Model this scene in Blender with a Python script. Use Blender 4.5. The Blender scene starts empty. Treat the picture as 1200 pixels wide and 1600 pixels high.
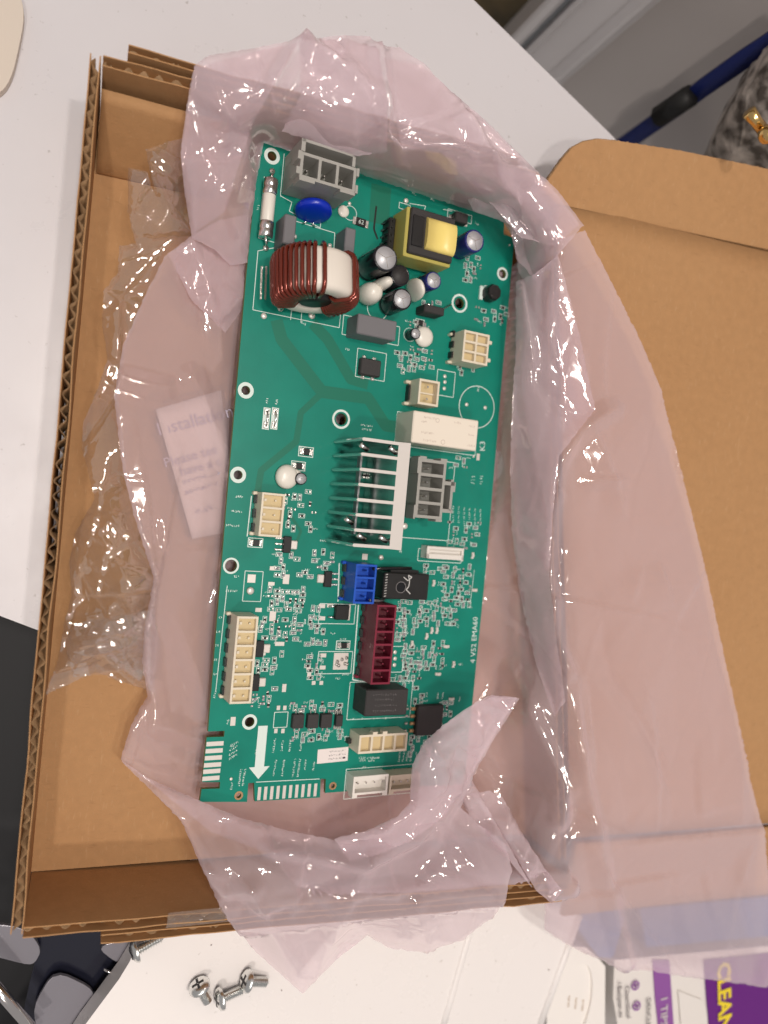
import bpy, bmesh, math, random
import numpy as np
from math import sin, cos, radians, atan, pi, hypot
from mathutils import Vector, Matrix, noise
from mathutils.geometry import tessellate_polygon, delaunay_2d_cdt

# ------------------------------------------------------------------ camera, world, lights, exposure
scene = bpy.context.scene
col = scene.collection
FPX = 1200.0; TILT = radians(21); ROLL = atan(.0905); CAMH = .3155
_r0 = np.array([cos(TILT), 0, sin(TILT)]); _u0 = np.array([0, 1., 0]); CF = np.array([sin(TILT), 0, -cos(TILT)])
CR = cos(ROLL)*_r0 + sin(ROLL)*_u0; CU = cos(ROLL)*_u0 - sin(ROLL)*_r0
CC = np.array([0, 0, CAMH])
cd = bpy.data.cameras.new('camera'); cam = bpy.data.objects.new('camera', cd); col.objects.link(cam)
cd.sensor_fit = 'VERTICAL'; cd.sensor_height = 36; cd.sensor_width = 27; cd.lens = 36*FPX/1600
cd.clip_start = .01; cd.clip_end = 20
cd.dof.use_dof = True; cd.dof.focus_distance = .295; cd.dof.aperture_fstop = 6.5
cam.matrix_world = Matrix(((CR[0], CU[0], -CF[0], CC[0]), (CR[1], CU[1], -CF[1], CC[1]), (CR[2], CU[2], -CF[2], CC[2]), (0, 0, 0, 1)))
scene.camera = cam
w = bpy.data.worlds.new('World'); scene.world = w; w.use_nodes = True
w.node_tree.nodes['Background'].inputs[0].default_value = (1, .95, .94, 1)
w.node_tree.nodes['Background'].inputs[1].default_value = .33
def lamp(name, loc, target, power, size, color=(1, .915, .84), shape='DISK'):
    d = bpy.data.lights.new(name, 'AREA'); d.energy = power; d.size = size; d.color = color; d.shape = shape
    o = bpy.data.objects.new(name, d); col.objects.link(o); o.location = loc
    o.rotation_euler = (Vector(target)-Vector(loc)).to_track_quat('-Z', 'Y').to_euler()
    return o
for lx, ly in ((.06, .26), (.26, .06), (.02, -.10)): lamp('ceiling_lamp', (lx, ly, 1.55), (.1, 0, 0), 4.9, .075)
lamp('ceiling_lamp', (-.30, -.62, 1.6), (.1, 0, 0), 6, .07)
lamp('ceiling_lamp', (.95, 1.10, 1.6), (.1, 0, 0), 7, .08)
vs = scene.view_settings
vs.view_transform = 'Standard'; vs.look = 'None'; vs.exposure = 0; vs.gamma = 1; vs.use_curve_mapping = False
scene.cycles.max_bounces = 6; scene.cycles.transparent_max_bounces = 12; scene.cycles.diffuse_bounces = 3; scene.cycles.glossy_bounces = 3
scene.cycles.use_adaptive_sampling = True; scene.cycles.adaptive_threshold = .03
scene.cycles.use_denoising = True
scene.cycles.caustics_reflective = False; scene.cycles.caustics_refractive = False
rnd = random.Random(7)

# ------------------------------------------------------------------ measuring helpers (photo pixel + a height -> a point of the place)
def ray(px, py): return CF + CR*(px-600)/FPX - CU*(py-800)/FPX
def onz(px, py, z):
    d = ray(px, py); t = (z-CAMH)/d[2]; return CC + d*t
BT = radians(6)                                              # the board leans: left edge higher
BX = np.array([cos(BT), 0, -sin(BT)]); BY = np.array([0, 1., 0]); BN = np.array([sin(BT), 0, cos(BT)])
BO = np.array([.1075, .0095, .0182])                         # middle of the board's top face
def bp(px, py, h=0.0):                                       # board coordinates (metres), h above the top face
    d = ray(px, py); o = BO + BN*h; t = ((o-CC)@BN)/(d@BN); p = CC + d*t - BO
    return float(p@BX), float(p@BY)

# ------------------------------------------------------------------ materials
MAT = {}
def mat(name, color, rough=.5, metal=0, spec=.5, coat=0, noise_amt=0, noise_scale=200, bump=0, bump_scale=400, color2=None, stretch=None, emit=0):
    m = bpy.data.materials.new(name); m.use_nodes = True; nt = m.node_tree; b = nt.nodes['Principled BSDF']
    b.inputs['Base Color'].default_value = (*color, 1); b.inputs['Roughness'].default_value = rough
    b.inputs['Metallic'].default_value = metal; b.inputs['Specular IOR Level'].default_value = spec
    b.inputs['Coat Weight'].default_value = coat; b.inputs['Coat Roughness'].default_value = .15
    tc = nt.nodes.new('ShaderNodeTexCoord'); src = tc.outputs['Object']
    if stretch:
        mp = nt.nodes.new('ShaderNodeMapping'); mp.inputs['Scale'].default_value = stretch; nt.links.new(src, mp.inputs[0]); src = mp.outputs[0]
    if noise_amt:
        n = nt.nodes.new('ShaderNodeTexNoise'); n.inputs['Scale'].default_value = noise_scale; n.inputs['Detail'].default_value = 6
        nt.links.new(src, n.inputs['Vector'])
        r = nt.nodes.new('ShaderNodeValToRGB'); r.color_ramp.elements[0].position = .3; r.color_ramp.elements[1].position = .7
        c2 = color2 or tuple(min(1, c*(1+noise_amt)) for c in color); c1 = tuple(c*(1-noise_amt) for c in color)
        r.color_ramp.elements[0].color = (*c1, 1); r.color_ramp.elements[1].color = (*c2, 1)
        nt.links.new(n.outputs['Fac'], r.inputs[0]); nt.links.new(r.outputs[0], b.inputs['Base Color'])
    if bump:
        n2 = nt.nodes.new('ShaderNodeTexNoise'); n2.inputs['Scale'].default_value = bump_scale; n2.inputs['Detail'].default_value = 5
        nt.links.new(src, n2.inputs['Vector'])
        bm = nt.nodes.new('ShaderNodeBump'); bm.inputs['Strength'].default_value = bump; bm.inputs['Distance'].default_value = .0006
        nt.links.new(n2.outputs['Fac'], bm.inputs['Height']); nt.links.new(bm.outputs[0], b.inputs['Normal'])
    MAT[name] = m
    return m
mat('kraft', (.43, .235, .105), .75, spec=.25, noise_amt=.05, noise_scale=260, bump=.18, bump_scale=1200)
def add_kraft_wear():
    m = MAT['kraft']; nt = m.node_tree; b = nt.nodes['Principled BSDF']; link = b.inputs['Base Color'].links[0]; src = link.from_socket
    tc = nt.nodes.new('ShaderNodeTexCoord')
    def layer(scale, vscale, lo, hi, tint, fac, src):
        mp = nt.nodes.new('ShaderNodeMapping'); mp.inputs['Scale'].default_value = vscale; nt.links.new(tc.outputs['Object'], mp.inputs[0])
        n = nt.nodes.new('ShaderNodeTexNoise'); n.inputs['Scale'].default_value = scale; n.inputs['Detail'].default_value = 8; nt.links.new(mp.outputs[0], n.inputs['Vector'])
        r = nt.nodes.new('ShaderNodeMapRange'); r.inputs[1].default_value = lo; r.inputs[2].default_value = hi; r.inputs[3].default_value = 0; r.inputs[4].default_value = fac; nt.links.new(n.outputs['Fac'], r.inputs[0])
        mx = nt.nodes.new('ShaderNodeMix'); mx.data_type = 'RGBA'; nt.links.new(r.outputs[0], mx.inputs[0]); nt.links.new(src, mx.inputs[6]); mx.inputs[7].default_value = (*tint, 1)
        return mx.outputs[2]
    src = layer(9, (1, 1, 1), .40, .75, (.49, .28, .132), .5, src)
    src = layer(900, (1, .25, 1), .60, .78, (.58, .38, .21), .35, src)
    src = layer(700, (.3, 1, 1), .63, .78, (.26, .135, .06), .35, src)
    nt.links.new(src, b.inputs['Base Color'])
add_kraft_wear()
mat('flute', (.36, .23, .125), .8, spec=.2, noise_amt=.2, noise_scale=300)
mat('enamel', (.66, .64, .665), .32, spec=.45, bump=.05, bump_scale=60)
mat('panel_white', (.86, .82, .80), .30, spec=.45, bump=.04, bump_scale=60)
mat('beige', (.66, .58, .50), .5)
mat('pcb', (.003, .215, .155), .34, spec=.35, noise_amt=.10, noise_scale=60, coat=.05, bump=.03, bump_scale=900)
mat('pcb_core', (.17, .20, .06), .7)
mat('trace', (.014, .170, .110), .34, spec=.35)
mat('silk', (.70, .80, .75), .55)
mat('solder', (.78, .75, .70), .26, metal=.9, bump=.3, bump_scale=1500)
mat('tin', (.82, .80, .76), .22, metal=1)
mat('pad_white', (.82, .76, .70), .35, metal=.35)
mat('gold', (.75, .46, .24), .3, metal=.8)
mat('black', (.012, .011, .011), .38, noise_amt=.2)
mat('black_matte', (.028, .025, .025), .6, bump=.2, bump_scale=1500)
mat('black_gloss', (.010, .010, .012), .15)
mat('grey_plastic', (.36, .35, .32), .5, bump=.05)
mat('grey_dark', (.20, .20, .18), .5)
mat('grey_film', (.16, .155, .165), .5)
mat('dark_film', (.035, .035, .04), .5)
mat('cream', (.74, .66, .52), .45)
mat('tan', (.62, .49, .27), .5)
mat('white_plastic', (.82, .74, .63), .42)
mat('relay_ink', (.60, .50, .42), .6)
mat('nylon', (.78, .74, .68), .42)
mat('blue_plastic', (.010, .085, .50), .35)
mat('blue_varistor', (.004, .028, .46), .32)
mat('maroon', (.20, .012, .035), .38)
mat('maroon_dark', (.10, .006, .016), .5)
mat('yellow', (.90, .72, .22), .35)
mat('yellow_dark', (.50, .43, .11), .35)
mat('copper', (.21, .030, .014), .20, metal=.55, spec=.6, coat=.5)
mat('core_white', (.80, .74, .66), .4)
mat('sleeve_black', (.012, .012, .016), .22)
mat('sleeve_blue', (.020, .022, .16), .25)
mat('sleeve_grey', (.24, .24, .26), .35)
mat('aluminium', (.55, .55, .57), .42, metal=.35, bump=.1, bump_scale=2000)
mat('heatsink', (.78, .80, .78), .20, metal=1)
mat('heatsink_top', (.66, .62, .58), .5, metal=.1)
mat('glue', (.80, .76, .68), .3)
mat('ceramic', (.80, .76, .68), .35)
mat('label_white', (.82, .75, .72), .5)
mat('ink', (.05, .03, .04), .6)
mat('ink_purple', (.42, .36, .44), .6)
mat('paper', (.76, .65, .58), .7)
mat('steel', (.80, .81, .79), .26, metal=1, bump=.15, bump_scale=500)
mat('chrome', (.75, .72, .70), .12, metal=1)
mat('dark_steel', (.006, .006, .008), .5, spec=.3)
mat('slate', (.014, .015, .026), .12, spec=.6)
mat('reflection_grey', (.25, .24, .27), .18, metal=.2)  # pale tone of reflections on the dark glossy sheet, put in as colour
mat('wall_paint', (.50, .46, .44), .7, noise_amt=.03, noise_scale=3)
mat('trim_paint', (.66, .63, .63), .45)
mat('trim_groove', (.34, .36, .39), .5)
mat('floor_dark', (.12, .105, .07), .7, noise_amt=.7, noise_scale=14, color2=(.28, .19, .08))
mat('navy', (.004, .014, .13), .55, bump=.5, bump_scale=700)
mat('black_strap', (.008, .008, .008), .6)
mat('marble', (.13, .12, .11), .8, noise_amt=.75, noise_scale=75, color2=(.70, .62, .55), bump=1, bump_scale=160)
mat('brass', (.80, .55, .22), .2, metal=1)
mat('bottle_white', (.88, .84, .80), .4)
mat('purple', (.13, .010, .20), .35)
mat('purple_light', (.27, .09, .34), .4)
mat('box_white', (.78, .74, .70), .5)
mat('logo_yellow', (.85, .66, .03), .4)
mat('blue_box', (.04, .13, .33), .35)
mat('dust', (.35, .30, .28), .8)

def film_mat(name, diff, opacity, tint, rough, gloss, edge=.35, bump=.5, scale=90, trans=.25):
    m = bpy.data.materials.new(name); m.use_nodes = True; nt = m.node_tree; N = nt.nodes; L = nt.links
    for n in list(N): N.remove(n)
    out = N.new('ShaderNodeOutputMaterial')
    tr = N.new('ShaderNodeBsdfTransparent'); tr.inputs[0].default_value = (*tint, 1)
    df = N.new('ShaderNodeBsdfDiffuse'); df.inputs[0].default_value = (*diff, 1)
    tl = N.new('ShaderNodeBsdfTranslucent'); tl.inputs[0].default_value = (*diff, 1)
    gl = N.new('ShaderNodeBsdfGlossy'); gl.inputs['Roughness'].default_value = rough; gl.inputs[0].default_value = (1, .97, .95, 1)
    m1 = N.new('ShaderNodeMixShader'); m1.inputs[0].default_value = trans; L.new(df.outputs[0], m1.inputs[1]); L.new(tl.outputs[0], m1.inputs[2])
    lw = N.new('ShaderNodeLayerWeight'); lw.inputs[0].default_value = edge
    mr = N.new('ShaderNodeMapRange'); mr.inputs[3].default_value = opacity; mr.inputs[4].default_value = min(1, opacity+.45); L.new(lw.outputs['Facing'], mr.inputs[0])
    m2 = N.new('ShaderNodeMixShader'); L.new(mr.outputs[0], m2.inputs[0]); L.new(tr.outputs[0], m2.inputs[1]); L.new(m1.outputs[0], m2.inputs[2])
    lf = N.new('ShaderNodeLayerWeight'); lf.inputs[0].default_value = .5
    pw = N.new('ShaderNodeMath'); pw.operation = 'POWER'; pw.inputs[1].default_value = 4.0; L.new(lf.outputs['Facing'], pw.inputs[0])
    fr = N.new('ShaderNodeMapRange'); fr.inputs[3].default_value = gloss; fr.inputs[4].default_value = .75; L.new(pw.outputs[0], fr.inputs[0])
    m3 = N.new('ShaderNodeMixShader'); L.new(fr.outputs[0], m3.inputs[0]); L.new(m2.outputs[0], m3.inputs[1]); L.new(gl.outputs[0], m3.inputs[2])
    tc = N.new('ShaderNodeTexCoord'); nz = N.new('ShaderNodeTexNoise'); nz.inputs['Scale'].default_value = scale; nz.inputs['Detail'].default_value = 1; nz.inputs['Distortion'].default_value = .8
    L.new(tc.outputs['Object'], nz.inputs['Vector']); acc = None
    for k_, (rot, vs_, sc2, amt, wid) in enumerate((((.3, 0, .9), (1, .32, 1), 1.0, 1.0, .05), ((0, .2, -.7), (.28, 1, 1), 1.7, .6, .06))):
        mp = N.new('ShaderNodeMapping'); mp.inputs['Rotation'].default_value = rot; mp.inputs['Scale'].default_value = vs_
        dm = N.new('ShaderNodeVectorMath'); dm.operation = 'MULTIPLY_ADD'; dm.inputs[1].default_value = (.025/(k_+1),)*3
        L.new(nz.outputs['Color'], dm.inputs[0]); L.new(tc.outputs['Object'], dm.inputs[2]); L.new(dm.outputs[0], mp.inputs[0])
        vo = N.new('ShaderNodeTexVoronoi'); vo.feature = 'DISTANCE_TO_EDGE'; vo.inputs['Scale'].default_value = scale*sc2; L.new(mp.outputs[0], vo.inputs['Vector'])
        sm = N.new('ShaderNodeMapRange'); sm.interpolation_type = 'SMOOTHSTEP'; sm.inputs[2].default_value = wid; sm.inputs[3].default_value = amt; sm.inputs[4].default_value = 0; L.new(vo.outputs['Distance'], sm.inputs[0])
        nm = N.new('ShaderNodeTexNoise'); nm.inputs['Scale'].default_value = scale*.9+k_*11; nm.inputs['Detail'].default_value = 0; L.new(mp.outputs[0], nm.inputs['Vector'])
        ms = N.new('ShaderNodeMapRange'); ms.inputs[1].default_value = .46; ms.inputs[2].default_value = .62; L.new(nm.outputs['Fac'], ms.inputs[0])
        pr = N.new('ShaderNodeMath'); pr.operation = 'MULTIPLY'; L.new(sm.outputs[0], pr.inputs[0]); L.new(ms.outputs[0], pr.inputs[1])
        if acc is None: acc = pr.outputs[0]
        else:
            a_ = N.new('ShaderNodeMath'); L.new(acc, a_.inputs[0]); L.new(pr.outputs[0], a_.inputs[1]); acc = a_.outputs[0]
    ad = N.new('ShaderNodeMath'); ad.operation = 'MULTIPLY_ADD'; ad.inputs[1].default_value = .10; L.new(nz.outputs['Fac'], ad.inputs[0]); L.new(acc, ad.inputs[2])
    bu = N.new('ShaderNodeBump'); bu.inputs['Strength'].default_value = bump; bu.inputs['Distance'].default_value = .0016; L.new(ad.outputs[0], bu.inputs['Height'])
    for s in (gl, df, lf): L.new(bu.outputs[0], s.inputs['Normal'])
    L.new(m3.outputs[0], out.inputs[0]); MAT[name] = m
m_ = MAT['marble'].node_tree; cr_ = [n for n in m_.nodes if n.type == 'VALTORGB'][0].color_ramp; cr_.elements[0].position = .40; cr_.elements[1].position = .60; cr_.elements[0].color = (.11, .09, .075, 1)
def smudge(name, lo, hi):
    nt = MAT[name].node_tree; b_ = nt.nodes['Principled BSDF']; tc = nt.nodes.new('ShaderNodeTexCoord'); n = nt.nodes.new('ShaderNodeTexNoise'); n.inputs['Scale'].default_value = 22; n.inputs['Detail'].default_value = 9; n.inputs['Roughness'].default_value = .65
    nt.links.new(tc.outputs['Object'], n.inputs['Vector']); r = nt.nodes.new('ShaderNodeMapRange'); r.inputs[1].default_value = .35; r.inputs[2].default_value = .7; r.inputs[3].default_value = lo; r.inputs[4].default_value = hi
    nt.links.new(n.outputs['Fac'], r.inputs[0]); nt.links.new(r.outputs[0], b_.inputs['Roughness'])
    n2 = nt.nodes.new('ShaderNodeTexNoise'); n2.inputs['Scale'].default_value = 340; n2.inputs['Detail'].default_value = 2; nt.links.new(tc.outputs['Object'], n2.inputs['Vector'])
    r2 = nt.nodes.new('ShaderNodeMapRange'); r2.inputs[1].default_value = .70; r2.inputs[2].default_value = .78; nt.links.new(n2.outputs['Fac'], r2.inputs[0])
    mx = nt.nodes.new('ShaderNodeMix'); mx.data_type = 'RGBA'; c = b_.inputs['Base Color'].default_value[:]; mx.inputs[6].default_value = c; mx.inputs[7].default_value = (c[0]*.72, c[1]*.7, c[2]*.68, 1); nt.links.new(r2.outputs[0], mx.inputs[0]); nt.links.new(mx.outputs[2], b_.inputs['Base Color'])
smudge('enamel', .24, .48); smudge('panel_white', .22, .45)
film_mat('pink_film', (.97, .80, .865), .34, (.97, .90, .915), .07, .085, bump=.12, scale=20)
film_mat('clear_film', (.9, .86, .84), .035, (.99, .98, .975), .05, .24, edge=.3, bump=.2, scale=40)
film_mat('tape_film', (.6, .5, .42), .18, (.9, .85, .8), .14, .08, bump=.5, scale=200)

# ------------------------------------------------------------------ mesh helpers
def tag(o, label=None, cat=None, group=None, kind=None):
    if label: o['label'] = label
    if cat: o['category'] = cat
    if group: o['group'] = group
    if kind: o['kind'] = kind
    return o
def empty(name, loc=(0, 0, 0), rot=(0, 0, 0)):
    o = bpy.data.objects.new(name, None); col.objects.link(o); o.location = loc; o.rotation_euler = rot; o.empty_display_size = .02; return o
class MB:
    def __init__(s): s.v = []; s.f = []; s.m = []; s.mats = []; s.sm = []
    def mi(s, name):
        if name not in s.mats: s.mats.append(name)
        return s.mats.index(name)
    def add(s, verts, faces, mat, smooth=False):
        b = len(s.v); s.v += [tuple(map(float, p)) for p in verts]; k = s.mi(mat)
        for f in faces: s.f.append(tuple(b+i for i in f)); s.m.append(k); s.sm.append(smooth)
    def box(s, x0, y0, z0, x1, y1, z1, mat, ch=0, T=None):
        if x0 > x1: x0, x1 = x1, x0
        if y0 > y1: y0, y1 = y1, y0
        if z0 > z1: z0, z1 = z1, z0
        if ch:
            ch = min(ch, (x1-x0)*.45, (y1-y0)*.45, (z1-z0)*.45)
            poly = [(x0+ch, y0), (x1-ch, y0), (x1, y0+ch), (x1, y1-ch), (x1-ch, y1), (x0+ch, y1), (x0, y1-ch), (x0, y0+ch)]
            pin = [(x0+ch, y0+ch), (x1-ch, y0+ch), (x1-ch, y0+ch), (x1-ch, y1-ch), (x1-ch, y1-ch), (x0+ch, y1-ch), (x0+ch, y1-ch), (x0+ch, y0+ch)]
            V = [(p[0], p[1], z0) for p in poly]+[(p[0], p[1], z1-ch) for p in poly]+[(x0+ch, y0+ch, z1), (x1-ch, y0+ch, z1), (x1-ch, y1-ch, z1), (x0+ch, y1-ch, z1)]
            F = [tuple(range(7, -1, -1))]+[(i, (i+1) % 8, 8+(i+1) % 8, 8+i) for i in range(8)]
            F += [(8, 9, 17, 16), (9, 10, 17), (10, 11, 18, 17), (11, 12, 18), (12, 13, 19, 18), (13, 14, 19), (14, 15, 16, 19), (15, 8, 16), (16, 17, 18, 19)]
        else:
            V = [(x0, y0, z0), (x1, y0, z0), (x1, y1, z0), (x0, y1, z0), (x0, y0, z1), (x1, y0, z1), (x1, y1, z1), (x0, y1, z1)]
            F = [(3, 2, 1, 0), (4, 5, 6, 7), (0, 1, 5, 4), (1, 2, 6, 5), (2, 3, 7, 6), (3, 0, 4, 7)]
        if T is not None: V = [T @ Vector(p) for p in V]
        s.add(V, F, mat); return s
    def prism(s, outer, z0, z1, mat, holes=(), T=None, sidemat=None):
        loops = [[Vector((p[0], p[1], 0)) for p in outer]]+[[Vector((p[0], p[1], 0)) for p in h] for h in holes]
        tri = tessellate_polygon(loops); P = [p for l in loops for p in l]
        n = len(P); V = [(p.x, p.y, z1) for p in P]+[(p.x, p.y, z0) for p in P]
        if T is not None: V = [T @ Vector(p) for p in V]
        top = []; bot = []
        for t in tri:
            a, b, c = t; ar = (P[b]-P[a]).cross(P[c]-P[a]).z
            if ar < 0: a, b, c = c, b, a
            top.append((a, b, c)); bot.append((n+c, n+b, n+a))
        side = []; k = 0
        for li, l in enumerate(loops):
            ar = sum(l[i].x*l[(i+1) % len(l)].y-l[(i+1) % len(l)].x*l[i].y for i in range(len(l)))
            for i in range(len(l)):
                a, b = k+i, k+(i+1) % len(l); q = (a, n+a, n+b, b)
                if (ar < 0) != (li > 0): q = q[::-1]
                side.append(q)
            k += len(l)
        s.add(V, top+bot, mat); b0 = len(s.v)-len(V)
        km = s.mi(sidemat or mat)
        for q in side: s.f.append(tuple(b0+i for i in q)); s.m.append(km); s.sm.append(False)
        return s
    def lathe(s, prof, mat, T=None, seg=24, smooth=True):          # prof: (r, z) list along local z
        V = []; F = []
        for r, z in prof:
            for i in range(seg): a = 2*pi*i/seg; V.append((r*cos(a), r*sin(a), z))
        for j in range(len(prof)-1):
            for i in range(seg): F.append((j*seg+i, j*seg+(i+1) % seg, (j+1)*seg+(i+1) % seg, (j+1)*seg+i))
        if prof[0][0] > 1e-6: F.append(tuple(range(seg-1, -1, -1)))
        if prof[-1][0] > 1e-6: F.append(tuple((len(prof)-1)*seg+i for i in range(seg)))
        if T is not None: V = [T @ Vector(p) for p in V]
        s.add(V, F, mat, smooth); return s
    def tube(s, pts, r, mat, seg=8, smooth=True, closed=False):
        pts = [Vector(p) for p in pts]; n = len(pts); V = []; F = []; up = Vector((.3, .5, .81))
        for i, p in enumerate(pts):
            t = (pts[(i+1) % n]-pts[i-1]) if closed else (pts[min(i+1, n-1)]-pts[max(i-1, 0)])
            t.normalize(); a = (up-t*up.dot(t)).normalized(); up = a; b = t.cross(a); rr = r[i] if isinstance(r, (list, tuple)) else r
            for k in range(seg): q = 2*pi*k/seg; V.append(p+(a*cos(q)+b*sin(q))*rr)
        for i in range(n if closed else n-1):
            for k in range(seg): j = (i+1) % n; F.append((i*seg+k, i*seg+(k+1) % seg, j*seg+(k+1) % seg, j*seg+k))
        if not closed: F += [tuple(range(seg-1, -1, -1)), tuple((n-1)*seg+k for k in range(seg))]
        s.add(V, F, mat, smooth); return s
    def quadline(s, p, q, wd, z, mat):
        dx, dy = q[0]-p[0], q[1]-p[1]; l = hypot(dx, dy) or 1; nx, ny = -dy/l*wd/2, dx/l*wd/2
        s.add([(p[0]+nx, p[1]+ny, z), (p[0]-nx, p[1]-ny, z), (q[0]-nx, q[1]-ny, z), (q[0]+nx, q[1]+ny, z)], [(0, 1, 2, 3)], mat)
    def poly(s, pts, z, mat): s.add([(p[0], p[1], z) for p in pts], [tuple(range(len(pts)))], mat)
    def ring(s, c, r0, r1, z, mat, seg=28):
        V = [(c[0]+r*cos(2*pi*i/seg), c[1]+r*sin(2*pi*i/seg), z) for r in (r0, r1) for i in range(seg)]
        s.add(V, [(i, (i+1) % seg, seg+(i+1) % seg, seg+i)[::-1] for i in range(seg)], mat)
    def text(s, body, T, size, mat, align='CENTER', bold=0.0):
        c = bpy.data.curves.new('t', 'FONT'); c.body = body; c.size = size; c.align_x = align; c.align_y = 'CENTER'; c.resolution_u = 2; c.offset = bold
        o = bpy.data.objects.new('t', c); col.objects.link(o); dg = bpy.context.evaluated_depsgraph_get(); me = o.evaluated_get(dg).to_mesh()
        s.add([T @ v.co for v in me.vertices], [tuple(p.vertices) for p in me.polygons], mat)
        o.evaluated_get(dg).to_mesh_clear(); bpy.data.objects.remove(o); bpy.data.curves.remove(c)
    def build(s, name, parent=None, smooth_angle=None):
        me = bpy.data.meshes.new(name); me.from_pydata(s.v, [], s.f)
        for m in s.mats: me.materials.append(MAT[m])
        me.polygons.foreach_set('material_index', s.m); me.polygons.foreach_set('use_smooth', s.sm); me.update()
        o = bpy.data.objects.new(name, me); col.objects.link(o); o.parent = parent
        return o
def TR(x, y, z, rz=0, rx=0, ry=0): return Matrix.Translation((x, y, z)) @ Matrix.Rotation(rz, 4, 'Z') @ Matrix.Rotation(ry, 4, 'Y') @ Matrix.Rotation(rx, 4, 'X')

# ------------------------------------------------------------------ the setting: appliance tops, cavity, wall
def zpoly(pix, z): return [tuple(onz(a, b, z)[:2]) for a, b in pix]
b = MB(); b.prism([(-.75, .60), (-.75, .22), (-.0137-.0*1, -.0562), (.06, .02), (.12, -.02), (.30, -.02), (.40, .02), (.2235, .1918), (.1419, .2330), (-.20, .60)][::-1], -.03, 0, 'enamel')
top = b.build('appliance_top'); tag(top, 'smooth white enamel appliance top under the cardboard box', 'appliance')
e0 = onz(60, 985, 0); e1 = onz(0, 1070, 0)
# lower white panel with its rounded edge and shallow rib
b = MB()
pan = zpoly([(330, 1330), (213, 1476), (203, 1502), (186, 1530), (125, 1612)], 0)+[(-.03, -.29), (.20, -.29)]+zpoly([(838, 1606), (882, 1490), (904, 1432), (925, 1360)], 0)
b.prism(pan[::-1] if False else pan, -.012, 0, 'panel_white')
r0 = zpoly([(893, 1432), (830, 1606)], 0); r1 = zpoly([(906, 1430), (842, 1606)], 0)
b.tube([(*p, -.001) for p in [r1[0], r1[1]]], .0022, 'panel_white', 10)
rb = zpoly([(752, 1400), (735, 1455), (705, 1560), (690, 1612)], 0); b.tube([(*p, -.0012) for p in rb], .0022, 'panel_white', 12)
pn = b.build('enamel_sheet'); tag(pn, 'bright white sheet panel in front of the box carrying the loose screws', 'panel')
# dark cavity of the appliance, lower left
b = MB(); b.box(-.35, -.45, -.12, .25, .05, -.115, 'dark_steel'); cv = b.build('cavity_floor'); tag(cv, kind='structure')
def plate(name, pix, z, m, label, cat, thick=.002):
    for _ in range(2):
        n_ = []
        for (a, c), (e, f) in zip(pix, pix[1:]+pix[:1]): n_ += [(a*.8+e*.2, c*.8+f*.2), (a*.2+e*.8, c*.2+f*.8)]
        pix = n_
    pts = [tuple(onz(a, c, z)[:2]) for a, c in pix]
    bb = MB(); bb.prism(pts, z-thick, z, m); o = bb.build(name)
    mod = o.modifiers.new('bevel', 'BEVEL'); mod.width = .0015; mod.segments = 3
    return tag(o, label, cat)
plate('slate_bracket', [(55, 1430), (60, 1480), (45, 1540), (30, 1612), (125, 1625), (160, 1560), (185, 1530), (200, 1505), (212, 1478), (210, 1400), (120, 1400)], -.018, 'slate', 'dark slate metal sheet under the box corner', 'bracket')
plate('reflection_tab', [(-60, 1440), (40, 1448), (66, 1484), (52, 1510), (10, 1500), (-60, 1480)], -.014, 'reflection_grey', 'small pale plate drawn as a reflection below the box corner at lower left', 'bracket')  # this and the next two plates: reflections in the dark sheet, built as shapes
plate('reflection_plate', [(85, 1516), (153, 1549), (130, 1588), (110, 1625), (62, 1625), (50, 1575)], -.013, 'reflection_grey', 'grey plate drawn as a reflection beside the white panel edge', 'bracket')
plate('reflection_strip', [(150, 1480), (205, 1465), (200, 1480), (186, 1508)], -.013, 'reflection_grey', 'grey strip drawn as a reflection just under the box front edge', 'bracket')
b = MB(); p0 = onz(-30, 1515, .0); p1 = onz(60, 1620, .0); b.tube([p0, (p0*.5+p1*.5), p1], .0021, 'chrome', 14)
rod = b.build('chrome_rod'); tag(rod, 'thin chrome rod crossing the lower left corner', 'rod')
b = MB(); q = onz(178, 1520, -.012)
for i in range(3): b.tube([(q[0]-.004+.003*i, q[1]+.002-.002*i, q[2]), (q[0]+.003*i, q[1]-.002*i, q[2]+.001)], .0006, 'chrome', 6)
tag(b.build('metal_clip'), 'tiny shiny metal clip at the white panel edge', 'clip')
# wall behind the appliance, with a vertical casing
ea = onz(740, 0, 0); eb = onz(960, 215, 0); ed = (eb-ea)/np.linalg.norm(eb-ea); en = np.array([-ed[1], ed[0], 0])
if en@np.array([1, 1, 0]) < 0: en = -en
WD = .10
def onwall(px, py, off=0.0):
    d = ray(px, py); o = ea+en*(WD-off); t = ((o-CC)@en)/(d@en); return CC+d*t
wT = Matrix(((ed[0], en[0], 0, (ea+en*WD)[0]), (ed[1], en[1], 0, (ea+en*WD)[1]), (0, 0, 1, 0), (0, 0, 0, 1)))
def wu(px, py): return float((onwall(px, py)-ea)@ed)
b = MB(); b.box(wu(873, 135)-.02, 0, -.9, 1.2, .05, .55, 'wall_paint', T=wT); tag(b.build('wall'), kind='structure')
b = MB(); b.box(-1.0, -.5, -.905, 1.5, 1.5, -.9, 'floor_dark', T=wT); tag(b.build('floor'), kind='structure')
b = MB()
us = [wu(*p) for p in [(800, 50), (812, 66), (818, 73), (825, 80), (870, 128)]]
b.box(us[0], -.012, -.9, us[1], .05, .55, 'trim_paint', ch=.002, T=wT); b.box(us[1], -.002, -.9, us[2], .05, .55, 'trim_groove', T=wT)
b.box(us[2], -.016, -.9, us[3], .05, .55, 'trim_paint', ch=.003, T=wT); b.box(us[3], -.010, -.9, us[3]+(us[4]-us[3])*.62, .05, .55, 'trim_paint', T=wT)
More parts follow.
